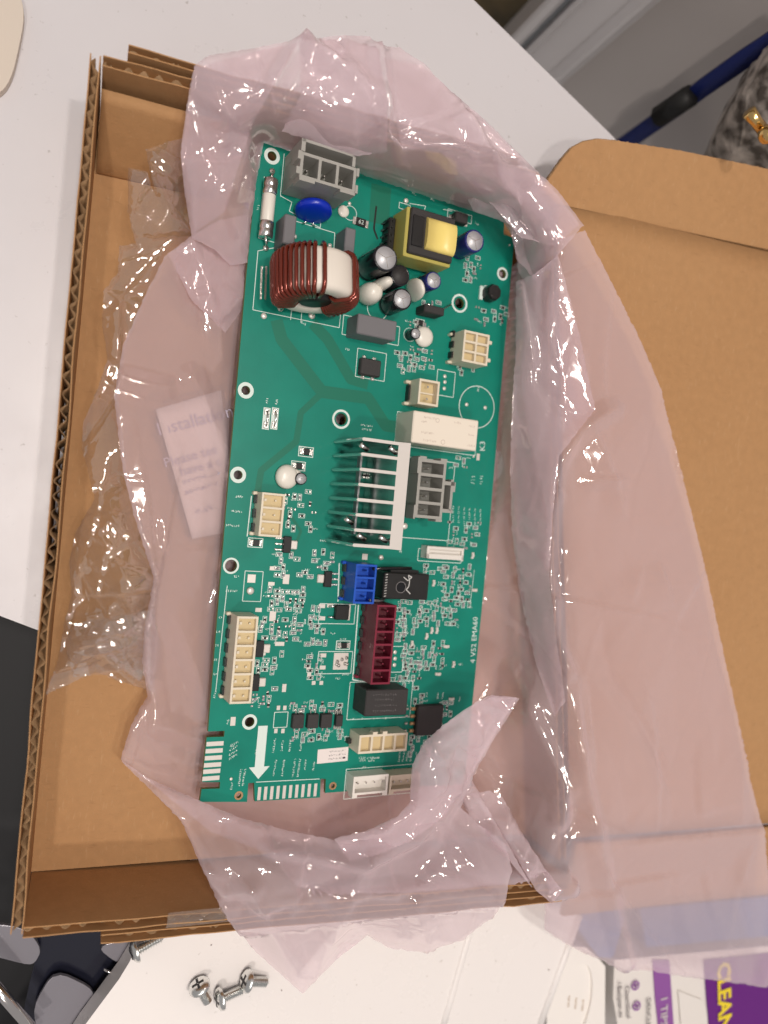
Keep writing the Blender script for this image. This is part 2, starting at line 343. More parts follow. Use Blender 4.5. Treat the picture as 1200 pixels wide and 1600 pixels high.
b.box(us[3]+(us[4]-us[3])*.62, -.016, -.9, us[4], .05, .55, 'trim_paint', ch=.004, T=wT)
tag(b.build('door_casing'), 'pale grey moulded casing running up the wall behind the appliance', 'casing')
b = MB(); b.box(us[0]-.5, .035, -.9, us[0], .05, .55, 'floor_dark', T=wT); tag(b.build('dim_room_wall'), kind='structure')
b = MB(); sp = [onwall(a, c, .03) for a, c in [(945, 245), (1017, 194), (1067, 159), (1100, 134), (1167, 87), (1200, 66), (1280, 12)]]
V = []; 
for p in sp:
    for dz in (-.0046, .0046): V += [p+ed*dz, p+ed*dz-en*.003]
n = len(sp); F = []
for i in range(n-1):
    a = i*4; c = a+4
    F += [(a, a+2, c+2, c), (a+1, c+1, c+3, a+3), (a, c, c+1, a+1), (a+2, a+3, c+3, c+2)]
b.add(V, F, 'navy', True)
st = b.build('hanging_strap'); tag(st, 'dark navy strap hanging diagonally in front of the grey wall', 'strap')
b = MB(); s0 = onwall(1030, 182, .036); s1 = onwall(1078, 150, .036); b.tube([s0, s1], .006, 'black_strap', 8); b.build('buckle', st)
# marbled cushion at the right edge and the brass catch
b = MB(); pts = [(1092, 262), (1112, 215), (1138, 170), (1165, 135), (1205, 95), (1330, 60), (1330, 420), (1090, 420), (1095, 310)]
P = [onwall(a, c, .055) for a, c in pts]; ctr = sum(P)/len(P); V = []; rings = [(1.06, 0), (1.03, .012), (.96, .022), (.8, .027), (.4, .030)]
for k, (sc_, off) in enumerate(rings):
    m_ = len(P)*6
    for i in range(m_):
        t = i/6; a = P[int(t) % len(P)]; c = P[(int(t)+1) % len(P)]; f = t-int(t); p = a*(1-f)+c*f
        V.append(ctr+(p-ctr)*sc_-en*off+en*.02+np.array(noise.random_unit_vector())*.0007)
F = []
for k in range(len(rings)-1):
    for i in range(m_): F.append((k*m_+i, k*m_+(i+1) % m_, (k+1)*m_+(i+1) % m_, (k+1)*m_+i))
F.append(tuple((len(rings)-1)*m_+i for i in range(m_)))
b.add(V, F, 'marble', True); tag(b.build('mottled_cushion'), 'mottled grey and white plush thing beyond the lid at the right edge', 'cushion')
b = MB(); c0 = onwall(1170, 175, .096); c1 = onwall(1192, 203, .096); c2 = onwall(1199, 210, .10)
b.tube([c0, c0*.5+c1*.5, c1], [.0030, .0024, .0026], 'brass', 10); b.lathe([(0, -.004), (.0035, -.002), (.004, 0), (.0035, .002), (0, .004)], 'brass', Matrix.Translation(c2), 12)
b.lathe([(0, -.002), (.002, 0), (0, .002)], 'brass', Matrix.Translation(onwall(1190, 213, .10)), 10)
tag(b.build('brass_catch'), 'small shiny brass catch on the mottled grey plush', 'catch')
# beige rounded lid corner at top left
b = MB(); cx, cy = onz(-28, 62, 0)[:2]; P = []
for i in range(40):
    a = 2*pi*i/40; c_, s_ = cos(a), sin(a); P.append((abs(c_)**.6*(1 if c_ > 0 else -1)*.0125, abs(s_)**.6*(1 if s_ > 0 else -1)*.021))
Tm = TR(cx, cy, 0, radians(-6)); b.prism(P, 0.0002, .004, 'beige', T=Tm); o = b.build('beige_lid'); md = o.modifiers.new('bevel', 'BEVEL'); md.width = .001; md.segments = 3
tag(o, 'beige rounded plastic lid at the top left edge', 'lid')

# ------------------------------------------------------------------ lower right: bottle lid, product box, blue carton
SH = -.06
b = MB(); b.box(.20, -.45, SH-.01, .60, -.10, SH, 'enamel'); tag(b.build('shelf'), kind='structure')
zt = -.004
P = zpoly([(884, 1478), (915, 1480), (935, 1497), (946, 1510), (945, 1625), (855, 1625), (854, 1560), (862, 1508)], zt)
b = MB()
oc = onz(900, 1570, zt); hole = [(oc[0]+.0092*cos(a), oc[1]+.0205*sin(a)) for a in [2*pi*i/36 for i in range(36)]][::-1]
hr = [(oc[0]+(h[0]-oc[0])*cos(-.12)-(h[1]-oc[1])*sin(-.12), oc[1]+(h[0]-oc[0])*sin(-.12)+(h[1]-oc[1])*cos(-.12)) for h in hole]
b.prism(P[::-1], SH, zt, 'bottle_white', holes=[hr]); b.prism(hr[::-1], SH+.002, zt-.0015, 'bottle_white')
o = b.build('white_bottle'); tag(o, 'white plastic bottle with an oval recess beside the purple box', 'bottle'); md = o.modifiers.new('bevel', 'BEVEL'); md.width = .0006; md.segments = 2
b = MB()
for i in range(4):
    q = onz(890+i*11, 1570+i*3, zt)
    for j in range(5): b.box(q[0]+rnd.uniform(-.0004, .0004), q[1]-.002+j*.0012, zt-.0015, q[0]+.0009, q[1]-.0012+j*.0012, zt-.0013, 'relay_ink')
b.build('embossed_print', o)
zb = -.002; root = empty('product_box', onz(1080, 1560, SH))
pm = Matrix.Translation(-Vector(root.location))
def flat(pix, z, m, name, thick=.0006):
    bb = MB(); bb.prism(zpoly(pix, z), z-thick, z, m, T=pm); return bb.build(name, root)
bb = MB(); bb.prism(zpoly([(960, 1500), (958, 1560), (975, 1660), (1290, 1660), (1290, 1470)], zb-.0012), SH, zb-.0012, 'box_white', T=pm); bb.build('carton', root)
flat([(1020, 1500), (1024, 1560), (1034, 1650), (1056, 1650), (1050, 1560), (1046, 1500)], zb-.0004, 'purple_light', 'stripe')
flat([(1100, 1500), (1104, 1560), (1112, 1650), (1285, 1650), (1285, 1480)], zb-.0004, 'purple', 'front_panel')
flat([(1060, 1548), (1064, 1600), (1070, 1650), (1108, 1650), (1106, 1600), (1104, 1575), (1096, 1562), (1085, 1558)], zb-.0002, 'box_white', 'code_patch')
def btext(body, px, py, size, m, ang, name):
    q = onz(px, py, zb); bb = MB(); bb.text(body, pm @ Matrix.Translation((q[0], q[1], zb+.0001)) @ Matrix.Rotation(ang, 4, 'Z') @ Matrix.Shear('XY', 4, (.2, 0)), size, m, bold=.0004 if size > .01 else 0); bb.build(name, root)
btext('CLEAN', 1131, 1558, .0125, 'logo_yellow', radians(-82), 'logo_lettering')
btext('1 TIPS', 1037, 1580, .0064, 'box_white', radians(-84), 'lettering')
btext('DENCLEAN', 1013, 1590, .0040, 'ink', radians(-84), 'lettering')
btext('Cleanitlical', 981, 1566, .0040, 'ink', radians(-80), 'lettering'); btext('/ Batijean.es', 969, 1562, .0040, 'ink', radians(-80), 'lettering')
for px, py in ((993, 1540), (995, 1572)):
    q = onz(px, py, zb); bb = MB(); c_ = pm @ Vector((q[0], q[1], zb)); bb.ring((c_.x, c_.y), .0016, .0025, c_.z+.0001, 'purple_light'); bb.box(c_.x-.0005, c_.y-.0008, c_.z-.0003, c_.x+.0005, c_.y+.0008, c_.z+.0001, 'purple_light'); bb.build('round_icon', root)
tag(root, 'purple and white product carton with yellow lettering at the lower right', 'carton')
b = MB(); b.prism(zpoly([(880, 1420), (935, 1495), (958, 1497), (975, 1440), (960, 1400)], -.006), SH, -.006, 'blue_box'); tag(b.build('blue_carton'), 'blue carton under the bag between bottle and purple box', 'carton')
b = MB(); b.prism(zpoly([(1000, 1420), (1010, 1480), (1210, 1462), (1210, 1400)], -.006), SH, -.006, 'blue_box'); tag(b.build('blue_packet'), 'blue packet under the bag behind the purple box', 'packet')

# ------------------------------------------------------------------ corrugated box
RIM = .0407; FLZ = .0035; TH = .0035
def wall(name, parent, a, c, z0, z1, outn, lean=0.0, seed=0, period=.0058, thick=TH, crush=.0):
    """corrugated board standing from a to c (inner face foot), outn = outward xy normal, lean = outward offset of the rim"""
    rr = random.Random(seed); a = Vector((*a, 0)); c = Vector((*c, 0)); L = (c-a).length; t = (c-a)/L; on = Vector((*outn, 0)).normalized()
    n = max(4, int(L/.006)); mb = MB(); part = []
    def liner(off0, off1, mname, jit):
        V = []; F = []
        for i in range(n+1):
            s_ = i/n; wv = noise.noise((s_*L*45, seed*7.3+off0*900, 0))*.0006; zz = z1+noise.noise((s_*L*160, seed+off0*500, 3))*jit
            for off, z, ln in ((off0, z0, 0), (off1, z0, 0), (off1, zz, lean), (off0, zz, lean)):
                p = a+t*(s_*L)+on*(off+ln+(wv if z != z0 else 0)); V.append((p.x, p.y, z))
        for i in range(n):
            k = i*4; m_ = k+4
            F += [(k+j, m_+j, m_+(j+1) % 4, k+(j+1) % 4) for j in range(4)]
        F += [(0, 1, 2, 3), (n*4+3, n*4+2, n*4+1, n*4)]
        q = MB(); q.add(V, F, mname, False); q2 = q.build(mname if False else 'liner', root_wall); return q2
    root_wall = mb_base = None
    # medium first: it is the wall part itself; liners are its sub-parts
    V = []; F = []; m = int(L/period*10)
    for i in range(m+1):
        s_ = i/m*L; ph = s_/period*2*pi+1.5*noise.noise((s_*70, seed, 1)); off = thick*(.5+(.32+.12*noise.noise((s_*90, seed, 8)))*sin(ph)+.10*noise.noise((s_*300, seed, 4))); d = -.0024-.0040*max(0, noise.noise((s_*110, seed, 5)))
        for z, ln in ((z0, 0), (z1+d, lean)):
            for o2 in (0, .00018):
                p = a+t*s_+on*(off+o2+ln); V.append((p.x, p.y, z))
    for i in range(m):
        k = i*4; j = k+4; F += [(k, j, j+2, k+2), (k+1, k+3, j+3, j+1), (k+2, j+2, j+3, k+3)]
    mb.add(V, F, 'flute', True); root_wall = mb.build(name, parent)
    liner(0, .00038, 'kraft', .0007); liner(thick-.00038, thick, 'kraft', .0009)
    return root_wall
box = empty('cardboard_box', (0, 0, 0))
XL = -.0085; YF = -.1464; YB = .1352; YBR = .1385
b = MB(); fl = [(XL-.002, YF), (.2065, YF), (.170, YB+.002), (XL-.002, YB+.002)]; b.prism(fl, .0004, FLZ, 'kraft'); b.build('floor_panel', box)
wall('left_wall', box, (XL, YBR+.003), (XL, YF-.003), FLZ-.002, RIM, (-1, 0), 0, 1)
wall('front_wall', box, (XL+.0002, YF-.0003), (.2065, YF-.0035), FLZ-.002, RIM-.0005, (0, -1), .001, 2)
wall('front_flap', box, (.0165, YF-.0052), (.205, YF-.0090), .006, RIM-.0028, (.02, -1), .0025, 3, .0075, .0030)
wall('back_wall', box, (XL+.0005, YB), (.160, YB+.002), FLZ-.002, RIM, (0, 1), YBR-YB, 4)
wall('back_flap', box, (-.0005, YBR+.0045), (.150, YBR+.0050), .0120, RIM+.0012, (0, 1), .0010, 5, .007, .0030)
sheet_later = [(-.0078, .1168, FLZ+.0012), (.0360, .1172, FLZ+.0012), (.0360, .1348, .0330), (-.0078, .1346, .0330)]
wall('right_wall', box, (.2065, YF), (.1706, .1265), FLZ-.002, .0315, (1, .13), 0, 6)
b = MB(); q0, q1, q2, q3 = (.040, YF-.0004), (.0625, YF-.0008), (.0625, YF-.0065), (.040, YF-.006)
V = []; 
for i in range(9):
    for j in range(5):
        u = i/8; v = j/4; x = .038+.026*u; y = YF+.0004-.0066*v; z = RIM+.0006+.0004*sin(u*17+v*3)*sin(v*pi)-.0022*v*v; V.append((x, y-.001, z))
b.add(V, [(i*5+j, i*5+j+1, (i+1)*5+j+1, (i+1)*5+j) for i in range(8) for j in range(4)], 'tape_film', True); b.build('clear_tape', box)
# lid: panel + flaps
LZ = .030
def sheet(name, corners, nx, ny, thick, parent, m='kraft', amp=.0006, seed=0):
    """bilinear slab from 4 corners (a b c d)"""
    a, b_, c, d = [Vector(p) for p in corners]; V = []; F = []
    for k in range(2):
        for i in range(nx+1):
            for j in range(ny+1):
                u, v = i/nx, j/ny; p = a.lerp(b_, u).lerp(d.lerp(c, u), v); p.z += amp*noise.noise((p.x*14, p.y*14, seed))*2-k*thick; V.append(p)
    N = (nx+1)*(ny+1); g = lambda i, j, k=0: k*N+i*(ny+1)+j
    for i in range(nx):
        for j in range(ny): F += [(g(i, j), g(i+1, j), g(i+1, j+1), g(i, j+1)), (g(i, j, 1), g(i, j+1, 1), g(i+1, j+1, 1), g(i+1, j, 1))]
    for i in range(nx): F += [(g(i, 0), g(i, 0, 1), g(i+1, 0, 1), g(i+1, 0)), (g(i, ny), g(i+1, ny), g(i+1, ny, 1), g(i, ny, 1))]
    for j in range(ny): F += [(g(0, j), g(0, j+1), g(0, j+1, 1), g(0, j, 1)), (g(nx, j), g(nx, j, 1), g(nx, j+1, 1), g(nx, j+1))]
    q = MB(); q.add(V, F, m, False); o = q.build(name, parent)
    o.data.polygons.foreach_set('use_smooth', [abs(p.normal.z) > .5 for p in o.data.polygons]); return o
sheet('dust_flap', sheet_later, 16, 6, .0012, box, seed=8)
lid = sheet('lid_panel', [(.211, -.1365, LZ+.002), (.46, -.139, LZ), (.46, .146, LZ), (.1745, .1388, LZ+.002)], 24, 24, TH, box, seed=2)
# far flap with rounded corner, bent up a little at the crease
b = MB(); cr = [onz(*p, z) for p, z in (((868, 318), LZ+.0028), ((1000, 346), LZ+.0010), ((1200, 390), LZ), ((1420, 440), LZ))]
edge = [onz(*p, z) for p, z in (((846, 297), LZ+.004), ((862, 273), LZ+.005), ((880, 247), LZ+.006), ((895, 230), LZ+.0065), ((912, 221), LZ+.0067), ((935, 217), LZ+.0068), ((965, 220), LZ+.0068), ((1060, 235), LZ+.0065), ((1200, 264), LZ+.006), ((1420, 318), LZ+.006))]
def crease(i, n_):
    s_ = i/(n_-1)*3; k = min(2, int(s_)); f = s_-k; return cr[k]*(1-f)+cr[k+1]*f
NE = len(edge); E2 = []
for i in range(NE-1):
    for k in range(4): E2.append(edge[i]*(1-k/4)+edge[i+1]*k/4)
E2.append(edge[-1]); ne = len(E2); V = []; F = []; rows = 6
xs0, xs1 = cr[0][0], cr[-1][0]
for i, e in enumerate(E2):
    xx = max(xs0+.0004*i*.2, min(xs1, e[0])); k = 0
    while k < 2 and xx > cr[k+1][0]: k += 1
    f = (xx-cr[k][0])/(cr[k+1][0]-cr[k][0]); f = max(0, min(1, f)); c_ = cr[k]*(1-f)+cr[k+1]*f
    if i == 0: c_ = cr[0]
    for j in range(rows+1):
        p = c_*(1-j/rows)+e*(j/rows); p = p+np.array([0, 0, .0006*sin(j/rows*pi)+.0005*noise.noise((p[0]*30, p[1]*30, 9))]); V.append(p)
top_n = len(V); V += [p-np.array([0, 0, TH*.9]) for p in V]
for i in range(ne-1):
    for j in range(rows): a = i*(rows+1)+j; c_ = a+rows+1; F += [(a, c_, c_+1, a+1), (top_n+a, top_n+a+1, top_n+c_+1, top_n+c_)]
b.add(V, F, 'kraft', True)
EV = []; EF = []
for i in range(ne): EV += [V[i*(rows+1)+rows], V[top_n+i*(rows+1)+rows]]
EF = [(2*i, 2*i+2, 2*i+3, 2*i+1) for i in range(ne-1)]; b.add(EV, EF, 'kraft')
b.build('lid_flap', box)
# fluting along that edge, and a crushed crease line
b = MB(); pts = []
for i in range((ne-1)*10):
    k = i//10; f = i/10-k; p = E2[k]*(1-f)+E2[k+1]*f; pts.append(p+np.array([0, .0003, -.0018+.0014*sin(i*1.1)]))
b.tube(pts, .0003, 'flute', 5); b.build('edge_fluting', box)
sheet('lid_front_flap', [(.2125, -.1380, LZ+.0045), (.46, -.1405, LZ-.001), (.46, -.186, .014), (.225, -.183, .012)], 20, 6, TH*.8, box, seed=4)

# ------------------------------------------------------------------ plastic film sheets (buckled sheets relaxed from a slack rest length)
def rbf(ctrl):
    P = np.array([(c[0], c[1]) for c in ctrl], float)/100; Z = np.array([c[2] for c in ctrl], float); n = len(P)
    D = np.linalg.norm(P[:, None]-P[None], axis=2); K = np.where(D > 1e-9, D*D*np.log(D+1e-12), 0)+np.eye(n)*.02
    A = np.zeros((n+3, n+3)); A[:n, :n] = K; A[:n, n] = 1; A[:n, n+1:] = P; A[n, :n] = 1; A[n+1:, :n] = P.T
    s = np.linalg.solve(A, np.r_[Z, 0, 0, 0])
    def f(Q):
        Q = np.asarray(Q, float)/100; D = np.linalg.norm(Q[:, None]-P[None], axis=2); K = np.where(D > 1e-9, D*D*np.log(D+1e-12), 0)
        return K@s[:n]+s[n]+Q@s[n+1:]
    return f
def board_z(X): return BO[2]-.0012-np.tan(BT)*(X[:, 0]-BO[0])
def inside_board(X):
    u = (X[:, 0]-BO[0])/cos(BT); v = X[:, 1]-BO[1]; return (np.abs(u) < .0615) & (np.abs(v) < .1275)
def solid_z(X):                                    # height of what lies below (floor, walls, lid, table)
    x, y = X[:, 0], X[:, 1]; xr = .18775-.1316*(y+.004); z = np.full(len(X), .0008)
    ins = (x > XL) & (x < xr) & (y > YF) & (y < YB); z[ins] = FLZ+.001
    bw = (y >= YB) & (y < YBR+.0085) & (x > XL-.004) & (x < xr+.006); z[bw] = np.where(y[bw] < YBR-.001, FLZ+(y[bw]-YB)/(YBR-YB)*(RIM-FLZ)+.0008, RIM+.0025)
    fw = (y <= YF+.0005) & (y > YF-.0125) & (x > XL-.004) & (x < xr+.006); z[fw] = RIM+.0016
    rw = (x >= xr-.0006) & (x < xr+.0055) & (y < YBR+.004) & (y > YF-.005); z[rw] = .0325
    ld = (x >= xr+.004) & (y < .146) & (y > -.139); z[ld] = LZ+.0042
    lf = (x >= xr+.004) & (y <= -.139) & (y > -.186); z[lf] = LZ+.0065-(-.139-y[lf])*.40
    uf = (x >= .170) & (y >= .146) & (y < .176); z[uf] = LZ+.0105
    return z
def facets(P2, seed, size, stretch, rg, amp, ang=None):
    """piecewise-linear crumple: random heights over a stretched, jittered triangulation"""
    a = rg.uniform(0, pi) if ang is None else ang; W = np.array([(noise.noise((p[0]*.003, p[1]*.003, seed)), noise.noise((p[0]*.003, p[1]*.003, seed+40))) for p in P2])*90
    Q0 = P2+W; Q = np.c_[(Q0[:, 0]*cos(a)+Q0[:, 1]*sin(a))/stretch, -Q0[:, 0]*sin(a)+Q0[:, 1]*cos(a)]*(1.0/size)*1.6
    x0, y0 = Q.min(0)-1.5; x1, y1 = Q.max(0)+1.5; g = np.array([(x+rg.uniform(-.45, .45), y+rg.uniform(-.45, .45)) for x in np.arange(x0, x1, 1) for y in np.arange(y0, y1, 1)])
    hz = rg.normal(0, 1, len(g)); res = delaunay_2d_cdt([Vector(v) for v in g], [], [], 0, 1e-6); G = np.array([tuple(v) for v in res[0]]); out = np.zeros(len(Q)); idx = res[3]
    H = np.array([hz[i[0]] for i in idx])
    for t in res[2]:
        A, B, C = G[list(t)]; d = (B[0]-A[0])*(C[1]-A[1])-(C[0]-A[0])*(B[1]-A[1])
        if abs(d) < 1e-9: continue
        m = (Q[:, 0] >= min(A[0], B[0], C[0])) & (Q[:, 0] <= max(A[0], B[0], C[0])) & (Q[:, 1] >= min(A[1], B[1], C[1])) & (Q[:, 1] <= max(A[1], B[1], C[1]))
        q = Q[m]; w1 = ((q[:, 0]-A[0])*(C[1]-A[1])-(C[0]-A[0])*(q[:, 1]-A[1]))/d; w2 = ((B[0]-A[0])*(q[:, 1]-A[1])-(q[:, 0]-A[0])*(B[1]-A[1]))/d
        ok = (w1 >= -1e-9) & (w2 >= -1e-9) & (w1+w2 <= 1+1e-9); ii = np.where(m)[0][ok]; out[ii] = (H[t[0]]*(1-w1-w2)+H[t[1]]*w1+H[t[2]]*w2)[ok]
    msk = np.clip(.55+np.array([noise.noise((p[0]*.005, p[1]*.005, seed+7)) for p in P2])*1.2, .15, 1.2)
    return out*msk*amp
def film(name, outline, ctrl, parent, matname, spacing=9.0, slack=.02, rough=1.0, iters=11, seed=1, bend=.05, keep=.08, collide=True, under_board=True, creases=(), seedamp=.0003, facet=1.0, fang=None, ncr=50, crl=260, crh=2.5):
    rg = np.random.default_rng(seed)
    oz = [(p[0], p[1], p[2]) for p in outline]; zf = rbf(oz+list(ctrl))
    # boundary resampled
    B = []
    for i, p in enumerate(outline):
        q = outline[(i+1) % len(outline)]; L = hypot(q[0]-p[0], q[1]-p[1]); k = max(1, int(L/spacing))
        for j in range(k): f = j/k; B.append((p[0]*(1-f)+q[0]*f+rg.normal(0, .5), p[1]*(1-f)+q[1]*f+rg.normal(0, .5), p[2]*(1-f)+q[2]*f))
    Bx = np.array(B); nb = len(B)
    x0, y0 = Bx[:, 0].min(), Bx[:, 1].min(); x1, y1 = Bx[:, 0].max(), Bx[:, 1].max()
    xs = np.arange(x0, x1, spacing); ys = np.arange(y0, y1, spacing*.87); G = []
    for j, y in enumerate(ys):
        for x in xs: G.append((x+(spacing/2 if j % 2 else 0)+rg.uniform(-.18, .18)*spacing, y+rg.uniform(-.18, .18)*spacing))
    G = np.array(G)
    def inpoly(Q):
        r = np.zeros(len(Q), bool); j = nb-1
        for i in range(nb):
            xi, yi = Bx[i, :2]; xj, yj = Bx[j, :2]; c = ((yi > Q[:, 1]) != (yj > Q[:, 1])) & (Q[:, 0] < (xj-xi)*(Q[:, 1]-yi)/(yj-yi+1e-12)+xi); r ^= c; j = i
        return r
    G = G[inpoly(G)]
    dmin = np.full(len(G), 1e9)
    for i in range(nb): dmin = np.minimum(dmin, np.hypot(G[:, 0]-Bx[i, 0], G[:, 1]-Bx[i, 1]))
    G = G[dmin > spacing*.6]
    P2 = np.vstack([Bx[:, :2], G])
    res = delaunay_2d_cdt([Vector(p) for p in P2], [(i, (i+1) % nb) for i in range(nb)], [], 1, 1e-4)
    P2 = np.array([tuple(v) for v in res[0]]); T = np.array([f for f in res[2] if len(f) == 3])
    zz = zf(P2)*.001
    isb = np.zeros(len(P2), bool); isb[:nb] = True
    zz[:nb] = Bx[:, 2]*.001
    X = np.array([onz(P2[i, 0], P2[i, 1], max(zz[i], .0006)) for i in range(len(P2))])
    # authored creases: (polyline px, height mm, width px)
    for pl, hgt, wid in creases:
        d = np.full(len(P2), 1e9)
        for (ax, ay), (bx_, by_) in zip(pl[:-1], pl[1:]):
            ab = np.array([bx_-ax, by_-ay]); t = np.clip(((P2-[ax, ay])@ab)/(ab@ab), 0, 1); d = np.minimum(d, np.linalg.norm(P2-([ax, ay]+t[:, None]*ab), axis=1))
        X[:, 2] += hgt*.001*np.clip(1-d/wid, 0, 1)*(~isb)
    X[:, 2] += facets(P2, seed, 95, 3.4, rg, facet, fang)*(~isb)*.001+facets(P2, seed+50, 44, 3.4, rg, facet*.12, None if fang is None else fang+.5)*(~isb)*.001
    lines = np.zeros(len(P2)); lo = P2.min(0); hi = P2.max(0)
    for _ in range(ncr):
        c0 = P2[rg.integers(len(P2))]; a = (rg.uniform(0, pi) if fang is None or rg.random() < .45 else fang+rg.normal(0, .35)); Lh = rg.uniform(.2, 1)**1.5*crl; u = np.array([cos(a), sin(a)])
        q = P2-c0; t = q@u; sd = q@np.array([-u[1], u[0]])+.0006*rg.normal()*t*t*.6; w1 = rg.uniform(1.0, 2.2)*spacing; w2 = rg.uniform(3, 22)*spacing
        lines += rg.choice([-1, 1, 1])*rg.uniform(.25, 1.0)*crh*np.clip(1-np.where(sd < 0, -sd/w1, sd/w2), 0, 1)*np.clip(1-(t/Lh)**2, 0, 1)
    X[:, 2] += lines*.001*(~isb)
    tgt = X.copy()
    E = np.vstack([T[:, [0, 1]], T[:, [1, 2]], T[:, [2, 0]]]); E.sort(axis=1); E = np.unique(E, axis=0)
    # opposite verts for bending
    em = {}
    for t in T:
        for k in range(3):
            e = tuple(sorted((t[k], t[(k+1) % 3]))); em.setdefault(e, []).append(t[(k+2) % 3])
    O = np.array([v for v in em.values() if len(v) == 2])
    ang = np.array([noise.noise((P2[i, 0]*.006, P2[i, 1]*.006, seed*3.1)) for i in range(len(P2))])*3.0
    lenE = np.linalg.norm(X[E[:, 0]]-X[E[:, 1]], axis=1); dirE = P2[E[:, 1]]-P2[E[:, 0]]; aE = np.arctan2(dirE[:, 1], dirE[:, 0])
    aniso = .5+.8*np.abs(np.cos(aE-ang[E[:, 0]]))
    var = .35+1.3*np.clip(.5+np.array([noise.noise((P2[i, 0]*.011, P2[i, 1]*.011, seed+9)) for i in E[:, 0]]), 0, 1)
    rest = lenE*(1+slack*aniso*var)
    lenO = np.linalg.norm(X[O[:, 0]]-X[O[:, 1]], axis=1); restO = lenO*(1+slack*.6)
    X[:, 2] += seedamp*rough*np.array([noise.fractal((P2[i, 0]*.018, P2[i, 1]*.018, seed*1.7), 1, 2.2, 3) for i in range(len(P2))])*(~isb)
    mob = np.where(isb, .05, 1.0)[:, None]
    if collide:
        f0 = solid_z(tgt); floor_z = f0.copy(); deg = np.maximum(np.bincount(E.ravel(), minlength=len(X)), 1)
        for _ in range(7):
            avg = (np.bincount(E[:, 0], floor_z[E[:, 1]], len(X))+np.bincount(E[:, 1], floor_z[E[:, 0]], len(X)))/deg; floor_z = np.maximum(f0, avg)
    cntE = np.bincount(E.ravel(), minlength=len(X)); cntO = np.bincount(O.ravel(), minlength=len(X))
    vel = np.zeros_like(X)
    for it in range(iters):
        d = X[E[:, 1]]-X[E[:, 0]]; l = np.linalg.norm(d, axis=1)+1e-9; c = (d/l[:, None])*((l-rest)*.5)[:, None]
        D = np.zeros_like(X)
        for k in range(3): D[:, k] = np.bincount(E[:, 0], c[:, k], len(X))-np.bincount(E[:, 1], c[:, k], len(X))
        D /= np.maximum(cntE, 1)[:, None]*.55
        d = X[O[:, 1]]-X[O[:, 0]]; l = np.linalg.norm(d, axis=1)+1e-9; c = (d/l[:, None])*((l-restO)*.5*bend)[:, None]; D2 = np.zeros_like(X)
        for k in range(3): D2[:, k] = np.bincount(O[:, 0], c[:, k], len(X))-np.bincount(O[:, 1], c[:, k], len(X))
        D2 /= np.maximum(cntO, 1)[:, None]*.6
        X += (D+D2)*mob+(tgt-X)*keep*np.where(isb, 6, 1)[:, None]
        if collide and it % 3 == 0:
            X[:, 2] = np.maximum(X[:, 2], floor_z)
            if under_board:
                ib = inside_board(X); X[ib, 2] = np.minimum(X[ib, 2], board_z(X[ib])-.0012)
    if under_board: ib = inside_board(X); X[ib, 2] = np.minimum(X[ib, 2], board_z(X[ib])-.0012)
    me = bpy.data.meshes.new(name); me.from_pydata(X.tolist(), [], T.tolist()); me.materials.append(MAT[matname])
    me.polygons.foreach_set('use_smooth', [True]*len(me.polygons)); me.update()
    o = bpy.data.objects.new(name, me); col.objects.link(o); o.parent = parent
    return o
bag = empty('plastic_bag', (0, 0, 0)); tag(bag, 'pale pink translucent antistatic bag spread open under the circuit board', 'bag')
back_out = [(188, 1188, 20), (205, 1132, 22), (230, 1088, 17), (222, 1030, 22), (225, 985, 24), (240, 905, 26), (208, 800, 28), (192, 735, 30), (178, 618, 31), (192, 540, 30), (225, 465, 31), (258, 400, 30),
    (285, 379, 26), (300, 368, 24), (340, 345, 24), (410, 330, 16), (600, 360, 9), (770, 410, 9), (808, 420, 24), (832, 425, 36), (870, 375, 44),
    (914, 360, 44), (950, 430, 41), (1000, 530, 39), (1033, 608, 38), (1040, 640, 40), (1056, 700, 38), (1080, 800, 37), (1105, 900, 36), (1130, 1020, 35), (1155, 1130, 34), (1175, 1230, 34), (1192, 1300, 33), (1206, 1400, 26), (1228, 1546, 14),
    (1160, 1536, 14), (1110, 1531, 14), (1075, 1527, 15), (1010, 1516, 16), (968, 1517, 17), (940, 1500, 17), (905, 1486, 18), (880, 1472, 19), (850, 1452, 20), (852, 1420, 30), (845, 1360, 38), (790, 1345, 20), (700, 1340, 9), (600, 1345, 8), (450, 1345, 8), (330, 1300, 10), (250, 1235, 15)]
back_ctrl = [(260, 1100, 20), (300, 1150, 14), (260, 950, 24), (300, 850, 22), (330, 950, 17), (260, 700, 28), (330, 700, 19), (240, 600, 30), (310, 520, 24), (330, 420, 22), (370, 560, 16), (820, 420, 32), (870, 420, 40), (850, 500, 36), (812, 560, 25), (900, 540, 41), (860, 620, 34), (808, 700, 21), (880, 700, 39), (840, 700, 33), (960, 640, 42), (940, 780, 41), (990, 900, 38), (872, 800, 38), (835, 800, 31), (806, 830, 19), (790, 950, 14), (850, 950, 31), (890, 950, 36), (950, 1000, 39), (1050, 1000, 36), (1030, 1150, 36), (900, 1150, 37),
    (775, 1080, 7), (830, 1100, 30), (870, 1100, 33), (1120, 1250, 35), (1000, 1280, 37), (900, 1290, 36), (860, 1240, 32), (800, 1220, 12), (750, 1250, 7), (950, 1380, 33), (1100, 1380, 27), (1180, 1460, 18), (1050, 1470, 20), (930, 1460, 22), (890, 1420, 28),
    (450, 300, 11), (600, 400, 9), (700, 400, 8), (780, 450, 10), (450, 500, 13), (600, 600, 7), (740, 650, 7), (400, 750, 13), (550, 800, 7), (700, 850, 6), (400, 1000, 11), (550, 1050, 6), (700, 1100, 6), (380, 1200, 10), (550, 1230, 6), (680, 1230, 6)]
